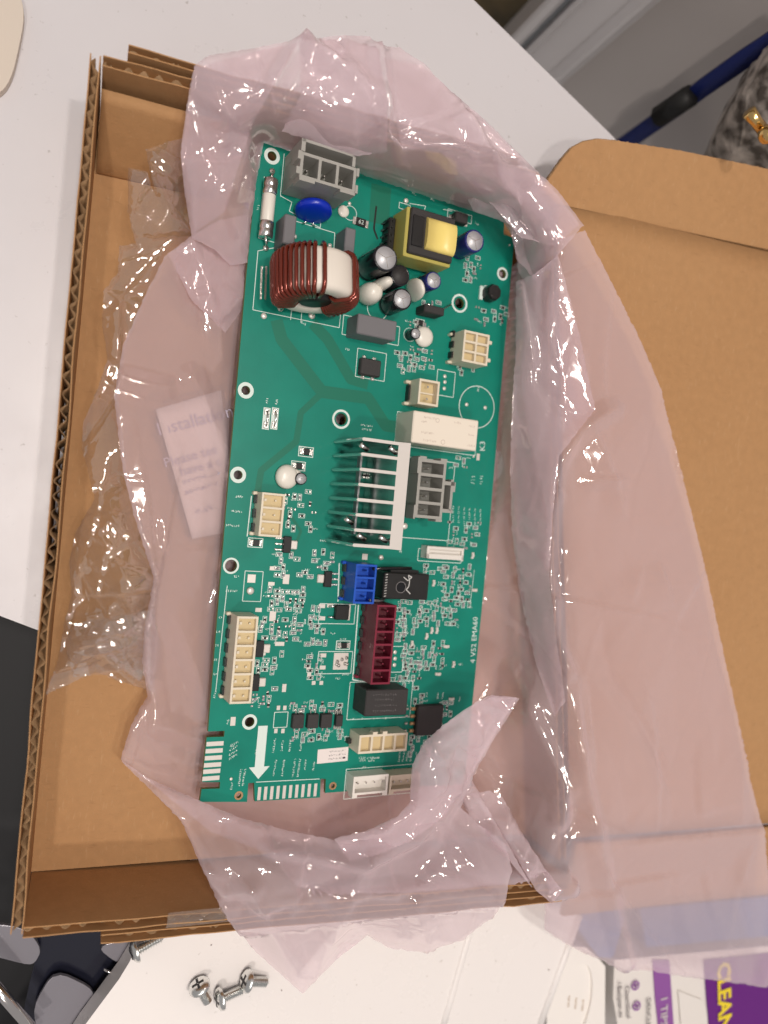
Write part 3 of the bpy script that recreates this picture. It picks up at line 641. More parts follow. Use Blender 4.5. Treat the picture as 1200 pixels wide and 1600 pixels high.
back_cr = [([(845, 372), (800, 470), (792, 560), (783, 615)], 5, 26), ([(955, 640), (915, 665), (868, 720), (858, 800), (850, 900), (868, 1010), (882, 1090), (905, 1200), (975, 1500)], 4, 22),
    ([(300, 590), (345, 690), (400, 780)], 4, 26), ([(176, 585), (240, 603), (262, 606)], 3, 22), ([(470, 68), (400, 180), (360, 300)], 4, 30), ([(470, 70), (540, 105), (590, 160), (600, 240)], 4, 26), ([(590, 75), (600, 180), (560, 260)], 3, 26),
    ([(230, 1000), (245, 1130), (330, 1160)], 3, 24), ([(830, 270), (745, 250), (690, 240)], 3, 24), ([(720, 180), (790, 300), (820, 380)], 3.5, 24), ([(300, 380), (340, 480), (345, 560)], 3.5, 24), ([(860, 1010), (900, 1060), (890, 1150), (920, 1290)], 3, 20), ([(800, 1050), (830, 1130), (880, 1230), (872, 1280)], 4, 22)]
film('back_sheet', back_out, back_ctrl, bag, 'pink_film', 4.6, .005, seed=3, creases=back_cr, facet=2.5, fang=1.40, ncr=62, crl=320)
up_out = [(303, 103, 50), (328, 86, 51), (400, 75, 52), (468, 61, 52), (540, 55, 52), (577, 57, 52), (594, 71, 52), (625, 75, 50), (662, 99, 49), (700, 139, 49), (758, 187, 49), (820, 249, 49), (872, 298, 50), (912, 352, 46), (870, 400, 44), (840, 460, 36), (812, 430, 22), (802, 374, 17), (787, 346, 18), (700, 317, 20), (620, 291, 22), (520, 258, 25), (460, 238, 26), (412, 223, 28), (402, 278, 27), (393, 340, 27), (386, 410, 26), (360, 415, 24), (335, 390, 27), (300, 372, 27), (288, 300, 33), (282, 238, 38), (291, 170, 46)]
up_ctrl = [(345, 180, 50), (400, 130, 54), (480, 140, 54), (560, 120, 56), (600, 180, 52), (650, 200, 52), (700, 250, 48), (780, 300, 46), (830, 340, 46), (340, 280, 40), (345, 340, 34), (400, 200, 42), (415, 190, 45), (520, 230, 42), (620, 262, 40), (700, 288, 38), (770, 314, 37), (815, 350, 37), (500, 190, 49), (620, 225, 48), (700, 262, 46), (380, 260, 34)]
up_cr = [([(470, 66), (400, 180), (365, 300)], 5, 22), ([(470, 70), (540, 105), (592, 165), (600, 240)], 5, 20), ([(590, 75), (600, 180), (560, 255)], 5, 20), ([(830, 275), (745, 250), (690, 240), (605, 235)], 4, 18), ([(720, 180), (790, 300), (820, 380)], 4, 20), ([(480, 140), (440, 190), (425, 215)], 3, 16)]
film('upper_sheet', up_out, up_ctrl, bag, 'pink_film', 5.5, .008, seed=17, under_board=False, creases=up_cr, facet=1.3, ncr=30)
for k_, (fo, fc) in enumerate((([(304, 106, 46), (400, 80, 48), (466, 66, 48), (436, 120, 49), (398, 185, 44), (372, 262, 32), (352, 330, 28), (300, 366, 23), (288, 290, 29), (283, 238, 34)], [(350, 180, 45), (340, 280, 33)]),
        ([(468, 64, 48), (540, 60, 48), (590, 76, 48), (606, 160, 48), (604, 238, 43), (560, 244, 41), (500, 225, 42), (440, 205, 41), (470, 150, 47)], [(540, 140, 51), (540, 200, 46)]),
        ([(600, 90, 46), (660, 102, 45), (756, 190, 45), (868, 300, 46), (905, 350, 43), (868, 385, 41), (815, 372, 36), (770, 322, 34), (690, 240, 44), (628, 232, 44)], [(700, 190, 46), (790, 290, 43)]),
        ([(690, 236, 43), (832, 272, 43), (880, 330, 43), (838, 440, 34), (808, 405, 22), (795, 350, 24), (740, 330, 26)], [(800, 310, 38)]),
        ([(262, 396, 28), (300, 374, 23), (380, 412, 20), (388, 470, 19), (352, 520, 21), (300, 470, 27)], [(330, 440, 25)]))):
    film('bag_fold', fo, fc, bag, 'pink_film', 5.5, .006, seed=60+k_, under_board=False, facet=1.0, ncr=7, crl=170)
side_out = [(806, 440, 26), (836, 428, 38), (872, 398, 44), (905, 520, 44), (930, 640, 43), (908, 668, 43), (874, 712, 43), (864, 800, 43), (858, 900, 42), (870, 1005, 41), (884, 1095, 39), (866, 1120, 34), (838, 1040, 28), (812, 930, 22), (800, 830, 24), (797, 740, 25), (800, 640, 27), (806, 540, 28)]
film('side_fold', side_out, [(850, 520, 39), (850, 640, 38), (832, 760, 35), (832, 880, 34)], bag, 'pink_film', 5.2, .006, seed=71, under_board=False, facet=1.4, fang=1.5, ncr=14, crl=200)
front_out = [(188, 1188, 24), (235, 1218, 26), (300, 1246, 30), (370, 1276, 33), (450, 1298, 36), (522, 1312, 38), (572, 1300, 42), (622, 1277, 46), (641, 1255, 46), (645, 1195, 50), (662, 1162, 52), (700, 1130, 52), (740, 1102, 52), (768, 1088, 52), (812, 1091, 48),
    (775, 1150, 44), (738, 1214, 42), (720, 1262, 42), (750, 1290, 43), (790, 1318, 44), (800, 1362, 45), (778, 1425, 34), (725, 1468, 24), (665, 1488, 19), (610, 1482, 18), (574, 1462, 20), (525, 1500, 16), (473, 1553, 12), (400, 1488, 22), (345, 1420, 38), (322, 1370, 44), (283, 1282, 32)]
front_ctrl = [(350, 1320, 38), (420, 1360, 44), (420, 1430, 42), (450, 1500, 26), (500, 1350, 42), (520, 1420, 42), (560, 1360, 42), (640, 1320, 38), (640, 1400, 42), (700, 1380, 43), (700, 1320, 38), (690, 1240, 47), (720, 1180, 50), (690, 1190, 54), (680, 1285, 45), (600, 1335, 41), (600, 1440, 32), (690, 1440, 32), (755, 1390, 43)]
front_cr = [([(188, 1190), (340, 1330), (400, 1400), (473, 1550)], 2, 30), ([(640, 1300), (570, 1330), (545, 1400), (490, 1520)], 4, 24), ([(570, 1390), (640, 1395), (660, 1440), (665, 1480)], 3, 22), ([(735, 1215), (690, 1275), (620, 1325), (540, 1345), (420, 1320)], 3.5, 18), ([(280, 1330), (350, 1390), (395, 1380)], 3, 20)]
film('front_sheet', front_out, front_ctrl, bag, 'pink_film', 5.5, .008, seed=11, facet=1.5, fang=1.0, ncr=34, under_board=False, creases=front_cr)
hem_out = [(522, 1310, 39), (572, 1298, 44), (622, 1275, 48), (640, 1254, 48), (644, 1195, 52), (661, 1161, 54), (699, 1128, 54), (739, 1100, 54), (768, 1086, 54), (808, 1090, 50), (772, 1150, 47), (735, 1213, 46), (715, 1245, 46), (690, 1280, 46), (640, 1315, 44), (590, 1336, 43), (545, 1345, 43)]
film('rim_fold', hem_out, [(700, 1190, 57), (680, 1240, 54), (620, 1300, 48), (750, 1130, 56), (665, 1210, 56)], bag, 'pink_film', 5.0, .008, seed=21, facet=1.2, ncr=30, crl=90, under_board=False, collide=False)
ear_out = [(708, 1228, 40), (716, 1212, 42), (730, 1209, 42), (745, 1232, 42), (772, 1282, 42), (800, 1330, 44), (832, 1388, 44), (810, 1362, 43), (790, 1338, 43), (760, 1305, 42), (730, 1268, 40)]
film('folded_ear', ear_out, [(735, 1245, 47), (770, 1300, 47)], bag, 'pink_film', 5.0, .01, seed=31, ncr=12, crl=60, under_board=False, collide=False)
ear2 = [(735, 1240, 36), (765, 1236, 34), (785, 1245, 34), (815, 1300, 36), (850, 1355, 42), (880, 1392, 44), (862, 1412, 44), (838, 1392, 44), (800, 1330, 40), (765, 1280, 38)]
film('opening_edge', ear2, [(800, 1280, 40)], bag, 'pink_film', 5.0, .01, seed=33, ncr=12, crl=60, under_board=False, collide=False)

# clear air cushion film at the left
clr = tag(empty('clear_film_packing'), 'crumpled clear plastic packing film lying along the left wall of the box', 'packing film')
c_out = [(228, 234, 30), (262, 222, 32), (300, 212, 30), (310, 300, 22), (308, 372, 20), (262, 396, 22), (228, 462, 22), (196, 540, 22), (185, 618, 22), (198, 735, 22), (222, 820, 20), (248, 905, 18), (235, 1000, 16), (242, 1082, 12), (180, 1062, 12), (150, 1050, 14), (70, 1086, 18), (92, 1030, 18), (100, 975, 20), (112, 930, 18), (108, 880, 22), (118, 832, 20), (148, 780, 22), (128, 700, 22), (130, 660, 22), (152, 610, 22), (168, 560, 22), (160, 510, 22), (162, 455, 22), (185, 425, 24), (186, 385, 26), (212, 380, 26), (200, 330, 28), (200, 262, 34), (230, 268, 36), (240, 300, 32)]
film('film_sheet', c_out, [(200, 700, 25), (160, 900, 26), (200, 900, 30), (200, 980, 22), (150, 1000, 22), (215, 600, 20), (240, 450, 26), (260, 300, 34), (250, 380, 28), (170, 800, 26)], clr, 'clear_film', 4.2, .012, facet=1.6, ncr=55, crl=150, crh=3.0, seed=5, under_board=False, seedamp=.001)
c2_out = [(112, 975, 26), (240, 950, 26), (250, 1010, 22), (240, 1075, 16), (190, 1050, 18), (115, 1058, 20), (102, 1010, 24)]
film('film_pocket', c2_out, [(180, 985, 31), (200, 1020, 26), (140, 1010, 27)], clr, 'clear_film', 4.2, .012, facet=1.6, ncr=26, crl=110, crh=2.4, seed=8, under_board=False, seedamp=.001)
# printed sheet under the bag
ps = empty('instruction_sheet'); tag(ps, 'printed cream instruction sheet lying under the pink bag', 'paper')
zc = .0135
def pz(px, py, z=zc): return onz(px, py, z)
cs = [pz(243, 640, .016), pz(345, 610, .013), pz(372, 828, .012), pz(300, 842, .013)]
sheet('page', cs, 10, 10, .0002, ps, 'paper', amp=.001, seed=3)
pa = math.atan2((cs[1]-cs[0])[1], (cs[1]-cs[0])[0])
for body, px, py, sz in (('Installation', 306, 657, .0068), ('Please tes', 298, 713, .0052), ('have a c', 314, 729, .0050)):
    q = pz(px, py, .0163); t = MB(); t.text(body, Matrix.Translation(q) @ Matrix.Rotation(pa-.05, 4, 'Z'), sz, 'ink_purple'); t.build('lettering', ps)
t = MB()
for px, py, n_ in ((318, 745, 9), (318, 762, 8), (322, 796, 5)):
    q = pz(px, py, .0163); d_ = Vector((cos(pa-.05), sin(pa-.05), 0))
    for k in range(n_):
        for _ in range(3):
            a = Vector(q)+d_*((k-n_/2)*.0016+rnd.uniform(-.0006, .0006)); t.quadline((a.x+rnd.uniform(-.0006, .0006), a.y+rnd.uniform(-.001, .001)), (a.x+rnd.uniform(-.0006, .0006), a.y+rnd.uniform(-.001, .001)), .0003, a.z, 'ink_purple')
t.build('faint_print', ps)
tag(box, 'opened brown corrugated cardboard box with its lid folded back to the right', 'box')

# ------------------------------------------------------------------ circuit board
board = empty('circuit_board', BO, (0, BT, 0)); tag(board, 'green circuit board crowded with components, lying on the pink bag', 'circuit board')
MM = .001
OUT = [(410, 219), (788, 341), (787, 366), (804, 372), (787, 560), (760, 880), (738, 1100), (725, 1225), (612, 1231), (508, 1239), (509, 1217), (501, 1217), (500, 1246), (398, 1252), (397, 1223), (388, 1224), (386, 1253), (312, 1253), (315, 1233), (343, 1232), (344, 1222), (316, 1222), (323, 1152), (350, 1151), (351, 1142), (325, 1143), (339, 970), (358, 740), (384, 440), (400, 277)]
HOLES = [(425, 244, 1.75, 3.1), (785, 428, 1.9, 2.9), (718, 474, 2.3, 4.0), (384, 610, 1.7, 3.1), (533, 655, 2.4, 3.9), (372, 742, 1.7, 3.1), (361, 884, 2.3, 3.1), (390, 1128, 1.9, 3.0), (520, 1228, .9, 0), (373, 1243, 1.0, 0)]
hl = []
for px, py, r, ro in HOLES:
    c = bp(px, py); hl.append([(c[0]+r*MM*cos(2*pi*i/20), c[1]+r*MM*sin(2*pi*i/20)) for i in range(20)][::-1])
b = MB(); b.prism([bp(*p) for p in OUT][::-1], -.0016, 0, 'pcb', holes=hl, sidemat='pcb_core'); b.build('substrate', board)
ZT = .00003; ZS = .00006; ZP = .0001
b = MB()
def path(mb, pts, wd, z, m):
    P = [bp(*p) for p in pts]
    for p, q in zip(P[:-1], P[1:]): mb.quadline(p, q, wd*MM, z+rnd.random()*.000008, m)
    for p in P[1:-1]: mb.poly([(p[0]+wd*MM/2*cos(2*pi*i/12), p[1]+wd*MM/2*sin(2*pi*i/12)) for i in range(12)], z+.00001+rnd.random()*.000008, m)
path(b, [(432, 500), (440, 530), (503, 612), (575, 622), (603, 665), (640, 670)], 5.0, ZT, 'trace'); path(b, [(503, 614), (470, 645), (463, 690), (408, 735), (402, 772)], 2.6, ZT, 'trace')
path(b, [(488, 505), (512, 530), (548, 592), (575, 600)], 4.6, ZT, 'trace'); path(b, [(596, 290), (592, 350)], 9, ZT, 'trace')
path(b, [(450, 800), (470, 830), (455, 870)], 1.2, ZT, 'trace')
b.build('copper_trace', board)['kind'] = 'stuff'
# silkscreen print: lines, rings, arrow, designators
sk = MB()
for px, py, r, ro in HOLES:
    if ro: sk.ring(bp(px, py), (r+.25)*MM if ro > 3.5 else (r+.05)*MM, ro*MM, ZS, 'silk') if ro < 3.5 else sk.ring(bp(px, py), (ro-.9)*MM, ro*MM, ZS, 'silk')
    else: sk.ring(bp(px, py), r*MM, (r+.7)*MM, ZS, 'gold')
def sline(pts, wd=.28, closed=False):
    P = [bp(*p) for p in pts]
    if closed: P.append(P[0])
    for p, q in zip(P[:-1], P[1:]): sk.quadline(p, q, wd*MM, ZS+rnd.random()*.000005, 'silk')
def srect(p, q, wd=.28):
    a, c = bp(*p), bp(*q); P = [(a[0], a[1]), (c[0], a[1]), (c[0], c[1]), (a[0], c[1]), (a[0], a[1])]
    for s_, t_ in zip(P[:-1], P[1:]): sk.quadline(s_, t_, wd*MM, ZS+rnd.random()*.000005, 'silk')
def scrib(px, py, n, ang=0, hgt=1.0, step=.75):           # illegible tiny designator strokes
    c = bp(px, py); u = (cos(ang), sin(ang)); v = (-sin(ang), cos(ang))
    for i in range(n):
        x = (i-(n-1)/2)*step*MM
        for k in range(3):
            p = (rnd.uniform(-.3, .3)*MM, rnd.uniform(-.5, .5)*hgt*MM); q = (rnd.uniform(-.3, .3)*MM, rnd.uniform(-.5, .5)*hgt*MM)
            f = lambda a: (c[0]+u[0]*(x+a[0])+v[0]*a[1], c[1]+u[1]*(x+a[0])+v[1]*a[1])
            sk.quadline(f(p), f(q), .16*MM, ZS+rnd.random()*.00001, 'silk')
a0, a1 = bp(411, 1134), bp(406, 1217); hw = .0019
sk.poly([(a0[0]-hw, a0[1]), (a0[0]-hw, a1[1]+.0048), (a0[0]-.0042, a1[1]+.0048), (a0[0], a1[1]), (a0[0]+.0042, a1[1]+.0048), (a0[0]+hw, a1[1]+.0048), (a0[0]+hw, a0[1])], ZS, 'silk')
sline([(413, 276), (404, 372), (429, 379)]); sline([(403, 392), (395, 484), (530, 512), (537, 440)]); sline([(430, 387), (403, 392)])
sline([(444, 240), (438, 306), (456, 316), (452, 330), (500, 356), (503, 338)]); sline([(460, 345), (523, 364), (521, 398)]); sline([(456, 478), (454, 500)]); sline([(472, 482), (470, 504)])
srect((621, 643), (742, 712)); srect((559, 544), (600, 596)); srect((684, 577), (708, 621)); srect((537, 492), (622, 540)); srect((625, 712), (700, 845)); sk.ring(bp(745, 636), 9.0*MM, 9.35*MM, ZS, 'silk', 48)
srect((383, 892), (407, 940)); srect((500, 943), (553, 975)); srect((498, 1018), (548, 1052)); srect((547, 1066), (640, 1120)); sline([(560, 945), (551, 1062), (574, 1066)], .5); sline([(530, 880), (528, 940)], .5); sline([(355, 915), (337, 1080)]); sline([(393, 775), (386, 838)], .4)
srect((611, 1010), (628, 1050)); srect((429, 1113), (448, 1136)); srect((624, 966), (634, 978)); srect((654, 857), (720, 880)); sline([(400, 1222), (499, 1217)]); srect((541, 1202), (646, 1238)); srect((624, 316), (640, 330)); sline([(640, 318), (665, 322), (663, 328)]); sline([(692, 327), (706, 330)])
sk.ring(bp(640, 523), 2.7*MM, 2.9*MM, ZS, 'silk'); sk.ring(bp(547, 333), 2.7*MM, 2.95*MM, ZS, 'silk'); sk.ring(bp(590, 482), 4.5*MM, 4.8*MM, ZS, 'silk', 36)
srect((700, 326), (736, 350)); srect((757, 446), (770, 470)); sline([(620, 336), (612, 372)]); sline([(741, 890), (735, 940), (700, 936)], .2)
for (px, py, n, a) in [(403, 324, 3, 1.5), (474, 505, 3, -.3), (543, 546, 3, -.2), (474, 700, 4, 0), (417, 626, 3, 1.4), (432, 628, 3, 1.4), (374, 776, 4, 0), (370, 799, 6, 0), (363, 821, 7, 0), (369, 901, 3, 0), (362, 923, 6, 0), (344, 965, 2, 0), (341, 987, 2, 0), (339, 1008, 2, 0), (337, 1031, 2, 0), (336, 1053, 2, 0), (336, 1085, 4, 1.4), (356, 1128, 3, 1.5), (647, 303, 3, -.3), (676, 312, 3, -.3), (745, 350, 3, -.3), (655, 345, 2, 0),
        (573, 665, 7, 0), (573, 671, 6, 0), (740, 558, 6, 0), (747, 608, 3, 1.5), (676, 857, 4, 1.5), (625, 862, 2, 0), (700, 850, 3, 1.2), (551, 900, 2, 1.5), (505, 845, 4, 0), (540, 1054, 4, 0), (528, 1060, 3, 0), (460, 945, 4, 1.5), (440, 930, 7, 1.5), (520, 990, 3, 0), (495, 1000, 3, 0), (536, 999, 4, 0), (400, 1175, 3, 1.5), (363, 1165, 2, 0), (428, 1165, 8, 1.5), (441, 1165, 6, 1.5), (453, 1165, 7, 1.5), (470, 1165, 6, 1.5),
        (429, 1200, 9, 1.5), (442, 1200, 9, 1.5), (459, 1200, 10, 1.5), (467, 1200, 10, 1.5), (477, 1195, 6, 1.5), (490, 1197, 5, 1.5), (566, 1184, 4, 0), (578, 1184, 4, 0), (588, 1184, 4, 0), (566, 1188, 4, 0), (580, 1188, 4, 0), (624, 1182, 6, 1.5), (630, 1182, 6, 1.5), (636, 1182, 6, 1.5), (642, 1182, 6, 1.5), (375, 1215, 9, 1.5), (381, 1215, 9, 1.5), (362, 1228, 4, 1.5), (552, 1122, 1, 0), (566, 1122, 1, 0), (584, 1122, 1, 0), (602, 1122, 1, 0), (568, 1199, 3, 0), (692, 1040, 5, 0), (720, 1038, 3, 0), (706, 970, 3, 0), (668, 1180, 5, 0), (634, 1102, 3, 0), (665, 1095, 3, 0), (684, 1087, 4, 1.5), (692, 1087, 4, 1.5), (718, 1092, 3, 1.5), (642, 1058, 5, 0), (655, 1052, 4, 1.5)]:
    scrib(px, py, n, a)
for i in range(6):
    for j in range(4): scrib(708+i*8.5, 793+j*7+i*1.0, 2, 1.5, .9)
for i in range(4): scrib(366-i*1.0, 1162+i*7, 5, .5, .9)
sk.text('4 V52 EMA60', TR(*bp(741, 1000), ZS, radians(92)), .0037, 'silk'); sk.text('K3', TR(*bp(754, 697), ZS, radians(95)), .0040, 'silk'); scrib(739, 750, 3, 1.6, 2.6, 1.3); scrib(752, 750, 4, 1.6, 1.8, 1.1)
sko = sk.build('silkscreen', board); tag(sko, kind='stuff')
# bare pads and edge contacts
def pad(px, py, wx, wy, m='pad_white', name='solder_pad', z=ZP):
    c = bp(px, py); q = MB(); q.box(c[0]-wx*MM/2, c[1]-wy*MM/2, 0, c[0]+wx*MM/2, c[1]+wy*MM/2, z, m, ch=.00005); return q.build(name, board)
for py in (1162, 1173, 1184, 1195, 1205, 1216): pad(336-(py-1162)*.12, py, 6.6, 1.7, 'pad_white', 'edge_contact')
for i in range(10): pad(405+i*9.75, 1240-i*.65, 1.3, 5.2, 'pad_white', 'edge_contact')
for px, py, wx, wy in [(364, 1127, 2.0, 3.4), (393, 904, 3.2, 3.2), (426, 888, 2.4, 1.6), (424, 912, 2.6, 1.4), (447, 905, 2.6, 3.8), (404, 953, 2.6, 1.6), (426, 963, 2.6, 3.8), (437, 1006, 3.8, 1.6), (444, 1075, 1.7, 3.2), (435, 1106, 1.4, 1.8), (445, 1106, 1.4, 1.8), (431, 1142, 1.4, 1.8), (442, 1142, 1.4, 1.8), (505, 1024, 2.6, 1.6), (504, 1043, 2.6, 1.6), (516, 946, 2.8, 1.6), (503, 947, 2.8, 1.6), (503, 966, 2.8, 1.6), (413, 1022, 1, 1), (490, 1067, 1.6, 1.6), (502, 1067, 1.6, 1.6), (482, 1043, 1.7, 1.7), (483, 1054, 1.7, 1.7), (570, 870, 2.5, 2.5), (747, 714, 1.6, 3.0), (740, 713, .8, 1.2)]: pad(px, py, wx, wy)
def round_pad(px, py, r, m='pad_white', h=.0003, name='solder_joint'):
    c = bp(px, py); q = MB(); q.lathe([(r*MM, 0), (r*MM*.8, h*.7), (r*MM*.35, h), (0, h)], m, TR(c[0], c[1], 0), 14); return q.build(name, board)
for px, py, r in [(391, 923, 1.6), (729, 632, .9), (758, 637, .9), (695, 588, .9), (695, 597, .9), (694, 607, .9), (617, 1019, .95), (617, 1029, .95), (616, 1039, .95), (632, 822, 1.5), (595, 871, 1.2), (361, 1217, .7), (412, 494, 1.3), (487, 493, 1.5), (438, 482, 1.3), (546, 318, .8), (536, 312, .7), (634, 314, 1.2), (796, 383, .5), (515, 384, 1.0), (460, 370, 1.0)]: round_pad(px, py, r, h=.0004 if r < 1 else .0009)
# test coupons near the left edge
for px in (416, 429):
    c = bp(px, 654); q = MB(); q.box(c[0]-.0014, c[1]-.0042, 0, c[0]+.0014, c[1]+.0042, ZP*.6, 'silk'); q.box(c[0]-.0010, c[1]-.0038, 0, c[0]+.0010, c[1]-.0012, .0004, 'solder', ch=.0002); q.box(c[0]-.0010, c[1]+.0014, 0, c[0]+.0010, c[1]+.0038, .0004, 'solder', ch=.0002); q.tube([(c[0], c[1]-.003, .0004), (c[0]+.0004, c[1], .0007), (c[0], c[1]+.003, .0004)], .0004, 'tin', 6); q.build('solder_jumper', board)

# --- sub builders
def rect(tl, br, h):                                       # top-face corner pixels at height h -> x0,y0,x1,y1
    a, c = bp(*tl, h), bp(*br, h); return a[0], c[1], c[0], a[1]
def connector(tl, br, h, nx, ny, body, cell, wall_=.0009, name='connector', depth=.007, pins=True, floor_m=None, sidem=None, feet=()):
    x0, y0, x1, y1 = rect(tl, br, h); q = MB(); cells = []; cw = (x1-x0-wall_*(nx+1))/nx; chh = (y1-y0-wall_*(ny+1))/ny
    for i in range(nx):
        for j in range(ny):
            a = x0+wall_+i*(cw+wall_); c = y0+wall_+j*(chh+wall_); cells.append((a, c, a+cw, c+chh))
    q.prism([(x0, y0), (x1, y0), (x1, y1), (x0, y1)], h-depth, h, body, holes=[[(a, c), (a, d), (e, d), (e, c)] for a, c, e, d in cells])
    q.box(x0+.00001, y0+.00001, .0004, x1-.00001, y1-.00001, h-depth, cell if floor_m is None else floor_m)
    q.box(x0, y0, .0003, x1, y1, h-depth-.0001, sidem or body)
    for a, c, e, d in feet: q.box(x0+a*MM, y0+c*MM, 0, x0+e*MM, y0+d*MM, .0022, body, ch=.0004)
    o = q.build(name, board)
    for a, c, e, d in cells:
        li = MB(); t_ = .00012
        li.box(a+t_*.2, c+t_*.2, h-depth, e-t_*.2, d-t_*.2, h-depth+.0003, cell); li.build('cavity', o)
        if pins:
            pn_ = MB(); mx, my = (a+e)/2, (c+d)/2; pn_.box(mx-.00045, my-.00045, h-depth, mx+.00045, my+.00045, h-depth*.35, 'tin', ch=.0002); pn_.build('pin', o)
    return o, (x0, y0, x1, y1)
# grey mains connector, top left
h = .019; o, R = connector((471, 236), (554, 302), h, 3, 1, 'grey_plastic', 'grey_dark', .0011, depth=.011, name='power_connector')
o['label'] = 'grey three-pole power connector'
q = MB(); x0, y0, x1, y1 = R
q.box(x0, y1+.0035, h-.010, x1-.001, y1+.0045, h+.0006, 'grey_plastic'); q.box(x0-.0003, y1, h-.010, x0+.0012, y1+.0045, h+.0006, 'grey_plastic'); q.box(x1-.0022, y1, h-.010, x1-.001, y1+.0045, h+.0006, 'grey_plastic')
q.box(x0, y1+.0001, .0004, x1-.001, y1+.0046, h-.010, 'grey_plastic'); q.box(x0-.0014, y0+.001, h-.006, x0, y0+.0035, h+.0004, 'grey_plastic'); q.box(x0-.0012, y1-.003, h-.006, x0, y1, h+.0004, 'grey_plastic'); q.box(x1, y0, h-.006, x1+.0010, y0+.003, h+.0004, 'grey_plastic'); q.box(x1, y1-.003, h-.006, x1+.0010, y1, h+.0004, 'grey_plastic'); q.box(x1-.006, y0-.0011, h-.006, x1, y0, h+.0004, 'grey_plastic'); q.box(x0, y0-.0011, h-.006, x0+.006, y0, h+.0004, 'grey_plastic')
q.build('latch', o)
# grey 4-pole
h = .015; o, R = connector((656, 716), (690, 812), h, 1, 4, 'grey_plastic', 'grey_dark', .0012, depth=.010, name='motor_connector', sidem='grey_dark'); o['label'] = 'grey four-pole connector beside the heat sink'
q = MB(); x0, y0, x1, y1 = R
q.box(x1+.0030, y0+.004, h-.009, x1+.0042, y1-.007, h, 'grey_plastic'); q.box(x1, y0+.003, h-.009, x1+.0048, y0+.0045, h, 'grey_plastic'); q.box(x1, y1-.0095, h-.009, x1+.0048, y1-.008, h, 'grey_plastic'); q.box(x1+.0042, y1-.012, h-.009, x1+.0052, y1-.008, h, 'grey_plastic')
q.box(x0-.0008, y1-.006, h-.006, x0, y1+.0006, h+.0003, 'grey_plastic'); q.box(x0-.0008, y0-.0006, h-.006, x0, y0+.005, h+.0003, 'grey_plastic'); q.box(x0, y1, h-.006, x0+.003, y1+.0010, h+.0003, 'grey_plastic'); q.box(x1-.003, y1, h-.006, x1, y1+.0010, h+.0003, 'grey_plastic'); q.box(x1-.003, y0-.0010, h-.006, x1, y0, h+.0003, 'grey_plastic'); q.build('latch', o)
# cream connectors
def feet2(y0, y1): return [(-1.6, 0.2, .6, 1.6), (-1.6, y1-1.6, .6, y1-.2)]
o, R = connector((726, 515), (761, 572), .0105, 2, 3, 'cream', 'tan', .0009, depth=.0022, name='six_pole_connector', pins=False); x0, y0, x1, y1 = R
q = MB(); q.box(x1, y0+.002, .006, x1+.0022, y0+.0036, .0098, 'cream', ch=.0003); q.box(x1, y1-.0036, .006, x1+.0022, y1-.002, .0098, 'cream', ch=.0003); q.box(x0-.0018, y0, 0, x0+.001, y0+.0013, .0024, 'cream', ch=.0004); q.box(x0-.0018, y1-.0013, 0, x0+.001, y1, .0024, 'cream', ch=.0004)
for k in range(3): q.box(x0-.0008, y0+.0024+k*.0045, 0, x0+.0001, y0+.0050+k*.0045, .0030, 'black')
q.build('foot', o)
o, R = connector((656, 591), (684, 636), .0100, 1, 1, 'cream', 'tan', .0009, depth=.004, name='two_pole_connector', pins=False); x0, y0, x1, y1 = R
q = MB(); q.box(x0-.002, y0, 0, x0+.001, y0+.0014, .0024, 'cream', ch=.0004); q.box(x0-.002, y1-.0014, 0, x0+.001, y1, .0024, 'cream', ch=.0004); q.box(x0-.0008, y0+.002, 0, x0+.0002, y1-.002, .0028, 'black'); q.box(x0+.001, (y0+y1)/2-.0003, .006, x1-.001, (y0+y1)/2+.0003, .0072, 'cream'); q.build('foot', o)
for k in (-.3, .3):
    q = MB(); q.box((x0+x1)/2-.0004, (y0+y1)/2+(y1-y0)*k*.8-.0004, .006, (x0+x1)/2+.0004, (y0+y1)/2+(y1-y0)*k*.8+.0004, .0088, 'tin'); q.build('pin', o)
def header(tl, br, h, ny, name, body='cream', cell='tan', depth=.0022, tabs=True):
    o, R = connector(tl, br, h, 1, ny, body, cell, .0008, depth=depth, name=name, pins=False); x0, y0, x1, y1 = R; q = MB(); st_ = (y1-y0)/ny
    for k in range(ny):
        q.box(x0-.0007, y0+st_*(k+.2), 0, x0+.0001, y0+st_*(k+.8), .0030, 'black')
    q.box(x0-.0014, y1-.0012, 0, x0+.0004, y1+.0002, .0022, body, ch=.0003); q.box(x0-.0014, y0-.0002, 0, x0+.0004, y0+.0012, .0022, body, ch=.0003); q.build('foot', o)
    for k in range(ny):
        yy = y0+st_*(k+.5); pn_ = MB(); pn_.box(x0+.0013, yy-.0005, h-depth, x0+.0022, yy+.0005, h-depth*.4, body); pn_.box((x0+x1)/2+.0008, yy-.0003, h-depth, (x0+x1)/2+.0014, yy+.0003, h-depth*.2, 'cream' if body == 'cream' else body); pn_.build('key', o)
    return o, R
o, R = header((410, 769), (440, 840), .0085, 3, 'three_pole_connector'); o['label'] = 'cream three-pole connector at the left edge'
o, R = header((371, 963), (392, 1099), .0112, 6, 'six_pole_header'); o['label'] = 'long cream six-pole connector at the left edge'
o, R = header((557, 881), (584, 944), .0120, 3, 'blue_connector', 'blue_plastic', 'blue_plastic', .006); x0, y0, x1, y1 = R; o['label'] = 'bright blue three-pole connector'
o, R = header((590, 945), (609, 1069), .0135, 6, 'maroon_connector', 'maroon', 'maroon_dark', .007); o['label'] = 'maroon six-pole connector'
h = .0095; o, R = connector((562, 1149), (635, 1173), h, 4, 1, 'cream', 'tan', .0009, depth=.0022, name='four_pole_connector', pins=False); x0, y0, x1, y1 = R
